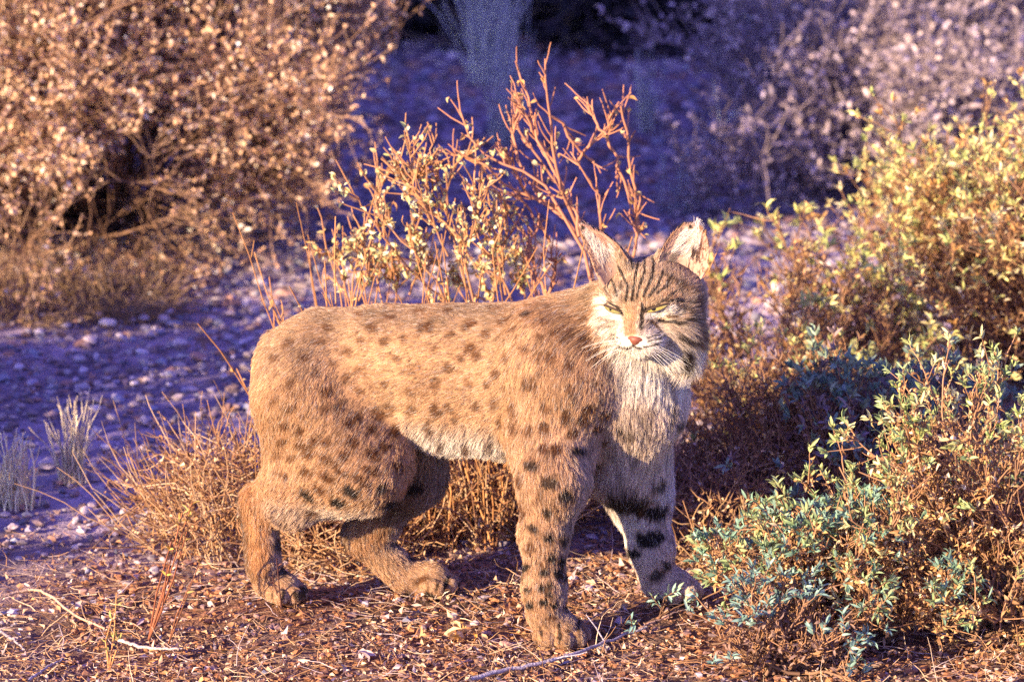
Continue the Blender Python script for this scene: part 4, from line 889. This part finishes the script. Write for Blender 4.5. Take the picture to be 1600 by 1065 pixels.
# ---- the ground layer: leaf litter, crumbs, flakes
n = 30000; ok = lambda P: (np.abs(P[:, 0]) < .86) & (rng.random(len(P)) < 1-.96*washf(P))
P = scatter(n, -1.1, 1.1, -.55, 1.1, ok); m = len(P); P[:, 2] += rng.random(m)*.004
LC = [(.46, .29, .19), (.32, .20, .15), (.56, .40, .29), (.60, .46, .40), (.17, .11, .09), (.52, .28, .13), (.44, .35, .38), (.72, .60, .50)]
bare = np.exp(-(((P[:, 0]-.10)/.30)**2+((P[:, 1]+.02)/.13)**2)*1.2); bare = np.maximum(bare, smooth(vnoise(P+3, 6), .55, .75)*.9); k = rng.random(m) > bare*.75; P = P[k]; m = len(P)
D_ = rng.normal(size=(m, 3))*np.array([1, 1, .30]); b = Batch(); b.leaves(P, D_, .0110*rng.uniform(.35, 1.9, m), .0046*rng.uniform(.4, 1.7, m), pick(LC, m, [.2, .17, .15, .1, .14, .12, .07, .05]), curl=.8, fold=.4, segs=2)
P = scatter(900, -.95, .95, -.5, .55, lambda P: rng.random(len(P)) < (1-.93*washf(P))*vnoise(P+8, 4)*1.3); m = len(P); P[:, 2] += .004+rng.random(m)*.006
b.leaves(P, rng.normal(size=(m, 3))*np.array([1, 1, .5]), .020*rng.uniform(.6, 1.3, m), .009*rng.uniform(.6, 1.4, m), pick([(.52, .30, .16), (.62, .42, .28), (.40, .22, .12), (.66, .52, .46), (.46, .34, .36)], m), curl=.8, fold=.4, segs=2)
link('leaf_litter', b.build('leaf_litter', M_dry), kind='stuff', label='curled dead leaves and chaff covering the ground round the bobcat', category='litter')
P = scatter(9000, -.7, 1.0, -.55, .8, lambda P: rng.random(len(P)) < 1-.9*washf(P)); m = len(P)
link('soil_crumbs', stones_stuff('soil_crumbs', P, .0025+.006*rng.random(m)**2, pick([(.34, .15, .07), (.22, .11, .07), (.40, .19, .09), (.28, .17, .15)], m)), kind='stuff', label='reddish crumbs of dry soil around the paws', category='soil')
P = scatter(4500, -.9, 1.0, -.55, .5, lambda P: rng.random(len(P)) < 1-.9*washf(P)); m = len(P)
s_, d_ = sprout(P+np.array([0, 0, .004]), rng.normal(size=(m, 3))*np.array([1, 1, .22]), .06*rng.uniform(.3, 1.2, m), 5, .2); s_[..., 2] = np.maximum(s_[..., 2], ground_h(s_[..., 0], s_[..., 1])+.002)
b = Batch(); b.tubes(s_, .0008, .0004, pick(TW+[(.46, .36, .36), (.62, .48, .34)], m), 3); link('twig_litter', b.build('twig_litter', M_twig), kind='stuff', label='fine broken twigs strewn over the litter', category='litter')

# ---- fallen sticks
def stick(pl, r, col, label, lift=.004, sub=()):
    P = []
    for (x, y) in pl:
        g = G(x, y); P.append(g+np.array([0, 0, lift+r]))
    P = np.array(P); t = np.linspace(0, len(P)-1, 22); Q_ = np.stack([np.interp(t, np.arange(len(P)), P[:, k]) for k in range(3)], 1)
    for _ in range(2): Q_[1:-1] = (Q_[:-2]+2*Q_[1:-1]+Q_[2:])/4
    Q_[1:-1] += rng.normal(size=(20, 3))*.0009
    o = Q_.mean(0); b = Batch(); b.tubes(Q_[None], r, r*.55, col, 8, 0)
    for i in sub:
        s, _ = sprout(Q_[i][None], np.array([[rng.normal(), rng.normal()*.6, .6]]), .05, 5, .2); b.tubes(s, r*.4, r*.25, col, 5, 0)
    return link('stick', b.build('stick', mat('stick_bark', attr='tint', rough=.8, noise=(200, .35), bump=(260, .5)), o), loc=o, label=label, category='stick')
stick([(-12,948),(30,938),(60,933),(90,952),(125,980),(165,996)], .0030, (.52, .35, .24), 'bent pale stick on the litter entering from the left edge', .012)
stick([(185,1012),(225,1024),(290,1026)], .0032, (.52, .42, .38), 'short pale stick lying in line with the bent one at lower left', .010)
stick([(45,1075),(75,1052),(100,1040)], .0022, (.40, .36, .42), 'short greyish stick at the bottom edge, far left', .010)
stick([(0,995),(25,1012),(40,1025)], .0026, (.32, .26, .28), 'dark grey twig stub at the left edge below the bent stick', .008)
stick([(735,1070),(800,1052),(860,1042),(920,1024),(965,1004),(1010,988)], .0036, (.40, .36, .42), 'long smooth bluish grey stick at the bottom centre, right of the front paw', .006, (9, 15))
stick([(1010,988),(1050,970),(1100,955)], .0016, (.36, .24, .20), 'thin brown twig continuing from the long grey stick', .01)
stick([(690,893),(718,889),(746,887)], .0036, (.44, .25, .16), 'thick brown stick end just right of the far hind paw', .004)
stick([(478,873),(520,874),(565,886)], .0022, (.60, .42, .24), 'pale straw stick between the hind legs', .02)
stick([(1355,992),(1400,998),(1440,1003)], .0022, (.55, .28, .16), 'orange brown stick inside the near shrub at lower right', .06)
stick([(905,1000),(925,985),(948,972),(968,952)], .0013, (.36, .25, .22), 'thin dark twig arching beside the toes of the front paw', .02)

# dry golden leaves in front of the paws
def leaf_bunch(px, py, n, L, cols, label, name='dry_leaf_bunch', z=.012, cat_='leaves'):
    o = G(px, py); root = empty(name, o, label=label, category=cat_)
    P = np.tile(o, (n, 1))+rng.normal(size=(n, 3))*np.array([.014, .012, .004])+np.array([0, 0, z]); leaf_parts(root, o, P, rng.normal(size=(n, 3))+np.array([0, 0, .5]), L, L*.55, cols, M_leaf, .6, .5, 6)
    s, _ = sprout(np.tile(o, (3, 1)), rng.normal(size=(3, 3))+np.array([0, 0, 1.]), .03, 4, .2); b = Batch(); b.tubes(s, .001, .0006, (.4, .2, .1), 4); link('stalks', b.build('stalks', M_twig, o), root)
leaf_bunch(716, 1000, 13, .024, [(.72, .44, .14), (.66, .34, .10), (.74, .54, .30)], 'curled golden dead leaves catching the sun in front of the belly')
leaf_bunch(640, 1000, 6, .017, [(.66, .38, .16), (.50, .26, .12)], 'few small orange dead leaves left of the golden ones')
leaf_bunch(565, 1035, 5, .024, [(.46, .36, .42), (.56, .42, .40)], 'pale mauve curled leaves below the hind legs')
leaf_bunch(805, 960, 4, .022, [(.50, .24, .10), (.42, .2, .1)], 'rusty dead leaf left of the front paw')
# sprigs in front of the far front leg and small seedlings
def sprig(px, py, tops, L, cols, scol, label, r=.0014, nl=9, dy=0):
    o = G(px, py); root = empty('leafy_sprig', o, label=label, category='sprig'); b = Batch(); 
    for (tx, ty, k) in tops:
        e = W(tx, ty, o[1]-.01+rng.uniform(-.015, .015)); mid = (o+e)/2+rng.normal(size=3)*.006; P = np.array([o, (o+mid)/2, mid, (mid+e)/2, e]); b.tubes(P[None], r, r*.6, scol, 5)
        d = nrm(e-mid); p, dd = rosettes(np.tile(e, (1, 1)), d[None], k); p = p-d*rng.random((k, 1))*.02
        leaf_parts(root, o, p, dd, L, L*.28, cols, M_leaf, .35, .3, 6)
    link('stem', b.build('stem', M_twig, o), root)
BG = [(.24, .42, .38), (.30, .48, .40), (.36, .48, .30)]
sprig(1043, 930, [(1018, 880, 12), (1008, 900, 6), (1030, 895, 8)], .020, BG, (.16, .09, .06), 'blue green sprig crossing the far front paw')
sprig(1030, 965, [(1018, 930, 8), (1050, 925, 10), (1068, 918, 8), (1090, 935, 7)], .017, BG, (.16, .09, .06), 'spread of small teal leaves on the ground below the far front paw')
sprig(1000, 1000, [(980, 975, 7), (985, 960, 5)], .016, BG, (.16, .09, .06), 'little teal seedling above the long grey stick')
sprig(1135, 920, [(1108, 818, 7), (1125, 870, 5)], .016, [(.30, .38, .34), (.36, .40, .30)], (.28, .16, .10), 'thin dark stem with grey tip leaves right of the far front leg')
sprig(232, 1000, [(268, 845, 5), (285, 800, 6), (300, 785, 6), (262, 880, 3), (292, 830, 3)], .017, [(.66, .48, .10), (.60, .38, .10), (.5, .42, .14)], (.24, .09, .05), 'dark red stem with yellow leaves leaning left of the hind leg', .0017)
sprig(262, 1010, [(300, 905, 3), (315, 870, 4)], .012, [(.5, .36, .12)], (.26, .11, .06), 'second thin red stem right of the yellow leaved one', .0012)
sprig(170, 1050, [(180, 985, 6), (178, 955, 5), (182, 925, 5), (165, 1000, 5)], .016, [(.42, .40, .12), (.50, .38, .14)], (.50, .24, .10), 'olive green seedling on an orange stalk above the left sticks')
sprig(440, 950, [(432, 872, 2), (425, 900, 2)], .010, [(.3, .14, .08)], (.14, .06, .05), 'dark bare twig crossing the near hind paw')
sprig(98, 1010, [(92, 975, 4)], .012, [(.45, .38, .36)], (.36, .28, .30), 'small grey dried stalk below the bent stick')

# pale grass tufts in the wash
def tuft(px, py, h, n, w, label, cols, group=None, r=.0011, Y=None):
    o = G(px, py) if Y is None else at(px, Y); t = empty('grass_tuft', o, label=label, category='grass tuft')
    P = o+np.stack([rng.normal(size=n)*w*.3, rng.normal(size=n)*w*.3, np.zeros(n)], 1)
    s, d = sprout(P, np.stack([rng.normal(size=n)*w*1.4, rng.normal(size=n)*w*1.4, np.ones(n)], 1), h*rng.uniform(.2, 1.0, n)**1.3, 7, .11, -.015)
    b = Batch(); b.tubes(s, r, r*.4, pick(cols, n), 3); link('blades', b.build('blades', M_twig, o), t)
    if group: t['group'] = group
PG = [(.82, .68, .44), (.74, .60, .40), (.86, .74, .50), (.66, .56, .42)]
tuft(18, 792, .150, 110, .06, 'pale dry grass tuft at the left edge of the wash', PG, r=.0024)
tuft(112, 752, .17, 100, .035, 'thin upright pale grass tuft alone in the shaded gravel', PG, r=.0020)
tuft(1180, 835, .10, 70, .09, 'spray of straw grass at the foot of the low brown shrub', [(.42, .27, .12), (.5, .34, .18)], r=.0012)

# ---- far side of the wash: grass wisps, grey brush, dark thicket
FG = [(.62, .64, .58), (.54, .57, .54), (.70, .68, .60)]
tuft(772, 128, .42, 190, .11, 'tall pale grass tuft at the top centre beyond the wash', FG, r=.0024)
tuft(790, 225, .34, 70, .07, 'faint grass wisp just in front of the tall pale tuft', FG, r=.0024)
tuft(1010, 205, .24, 50, .035, 'single narrow pale grass stalk clump right of the red twigs', FG, r=.0028)
tuft(1065, 330, .34, 26, .10, 'thin grey grass beyond the ears of the bobcat', [(.50, .55, .58), (.44, .46, .52)], r=.0022)
GB = [(.44, .35, .38), (.52, .42, .42), (.34, .28, .32), (.60, .50, .52)]
def grey(px, Y, rad, n2, nl, label, cols=GB, group=None):
    o = at(px, Y); root, s1, d1, s2, d2 = dome_shrub('grey_brush', o, rad, 36, 420, n2, .006, [(.16, .12, .13), (.22, .17, .18), (.28, .22, .23)], label, 'shrub', None, l2=.15, up=(.15, 1), r2=.0016)
    p, d = kids(s2, d2, nl, .1, 1.2); b = Batch(); b.leaves(p, d, .026*rng.uniform(.6, 1.3, nl), .012, pick(cols, nl), .7, .4); link('foliage', b.build('foliage', M_dry, o), root, kind='stuff')
grey(1350, 3.6, (.52, .45, .60), 2600, 6500, 'grey mauve brush in shade beyond the golden shrubs')
grey(1250, 4.4, (.34, .40, .36), 700, 1100, 'low blue grey brush above and right of the ears', [(.52, .54, .58), (.60, .58, .62), (.40, .38, .44)])
grey(1560, 4.2, (.62, .55, 1.0), 2600, 7000, 'tall brown grey brush at the upper right corner')
grey(1430, 5.6, (.50, .50, .80), 1800, 5000, 'pinkish brush standing at the top right, behind the grey mauve one', [(.58, .42, .42), (.48, .36, .38)])
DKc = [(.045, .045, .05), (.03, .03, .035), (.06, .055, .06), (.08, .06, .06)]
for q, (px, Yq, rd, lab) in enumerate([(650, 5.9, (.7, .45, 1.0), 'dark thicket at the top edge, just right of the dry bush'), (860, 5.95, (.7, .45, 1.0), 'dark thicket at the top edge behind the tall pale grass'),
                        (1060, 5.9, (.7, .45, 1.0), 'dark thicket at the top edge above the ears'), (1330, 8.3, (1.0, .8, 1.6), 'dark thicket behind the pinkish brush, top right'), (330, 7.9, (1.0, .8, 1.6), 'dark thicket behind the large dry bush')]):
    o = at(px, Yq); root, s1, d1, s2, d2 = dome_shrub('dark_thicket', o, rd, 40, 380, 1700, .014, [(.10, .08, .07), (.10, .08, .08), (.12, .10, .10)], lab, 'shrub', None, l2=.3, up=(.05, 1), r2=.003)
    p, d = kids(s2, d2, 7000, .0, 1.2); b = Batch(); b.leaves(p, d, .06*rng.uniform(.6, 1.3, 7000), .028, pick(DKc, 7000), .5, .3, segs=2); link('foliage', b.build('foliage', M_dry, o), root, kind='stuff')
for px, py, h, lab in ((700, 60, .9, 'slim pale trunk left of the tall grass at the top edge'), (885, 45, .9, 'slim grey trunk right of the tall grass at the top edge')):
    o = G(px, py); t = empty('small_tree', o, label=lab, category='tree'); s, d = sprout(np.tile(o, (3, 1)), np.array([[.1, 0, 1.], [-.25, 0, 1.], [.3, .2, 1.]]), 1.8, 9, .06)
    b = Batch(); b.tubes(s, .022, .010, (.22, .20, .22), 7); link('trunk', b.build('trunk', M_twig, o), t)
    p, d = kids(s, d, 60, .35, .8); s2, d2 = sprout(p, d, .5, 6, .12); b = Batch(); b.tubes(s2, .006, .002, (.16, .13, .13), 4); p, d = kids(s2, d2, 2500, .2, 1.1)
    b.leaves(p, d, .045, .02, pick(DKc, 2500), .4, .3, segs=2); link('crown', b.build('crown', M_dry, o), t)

# ---- outside the picture on the sun's side: unseen shrubs and trees added to cast shade into view
sx, sy = -sd[0]/math.cos(SUN_EL), -sd[1]/math.cos(SUN_EL)      # direction in which shadows fall
def sq(s, q): return np.array([s*sx-q*sy, s*sy+q*sx, 0.])
for (s, q, rd, lab) in SHADERS:
    o = sq(s, q); o[2] = ground_h(o[0], o[1]); root, s1, d1, s2, d2 = dome_shrub('added_shade_bush', o, rd, 40, 420, 1800, .008, [(.14, .10, .08), (.18, .12, .09), (.22, .15, .10)], lab, 'shrub', None, l2=.14, up=(.02, 1), r2=.0015)
    p, d = kids(s2, d2, 14000, .1, 1.1); b = Batch(); b.leaves(p, d, .05, .028, pick([(.16, .18, .08), (.20, .20, .09), (.13, .14, .07)], 14000), .3, .3, segs=2); link('foliage', b.build('foliage', M_leaf, o), root, kind='stuff')
for (s, q, h, lab) in SHADE_TREES:
    o = sq(s, q); o[2] = ground_h(o[0], o[1]); t = empty('added_shade_tree', o, label=lab, category='tree')
    s0, d0 = sprout(np.tile(o, (5, 1)), rng.normal(size=(5, 3))*np.array([.35, .35, 0])+np.array([0, 0, 1.]), h*.55, 9, .07); p, d = kids(s0, d0, 60, .35, .8)
    s1, d1 = sprout(p, d, h*.25*rng.uniform(.6, 1.1, 60), 7, .12, .02); p, d = kids(s1, d1, 900, .1, 1.0); s2, d2 = sprout(p, d, h*.14, 5, .15)
    b = Batch(); b.tubes(s0, .10, .04, (.13, .10, .08), 8); link('trunk', b.build('trunk', M_twig, o), t)
    b = Batch(); b.tubes(s1, .035, .008, (.13, .10, .08), 5); b.tubes(s2, .008, .003, (.14, .11, .09), 3); p, d = kids(s2, d2, 22000, .0, 1.2); b.leaves(p, d, .16, .08, pick([(.10, .12, .05), (.13, .14, .06)], 22000), .3, .2, segs=2)
    link('crown', b.build('crown', M_leaf, o), t)
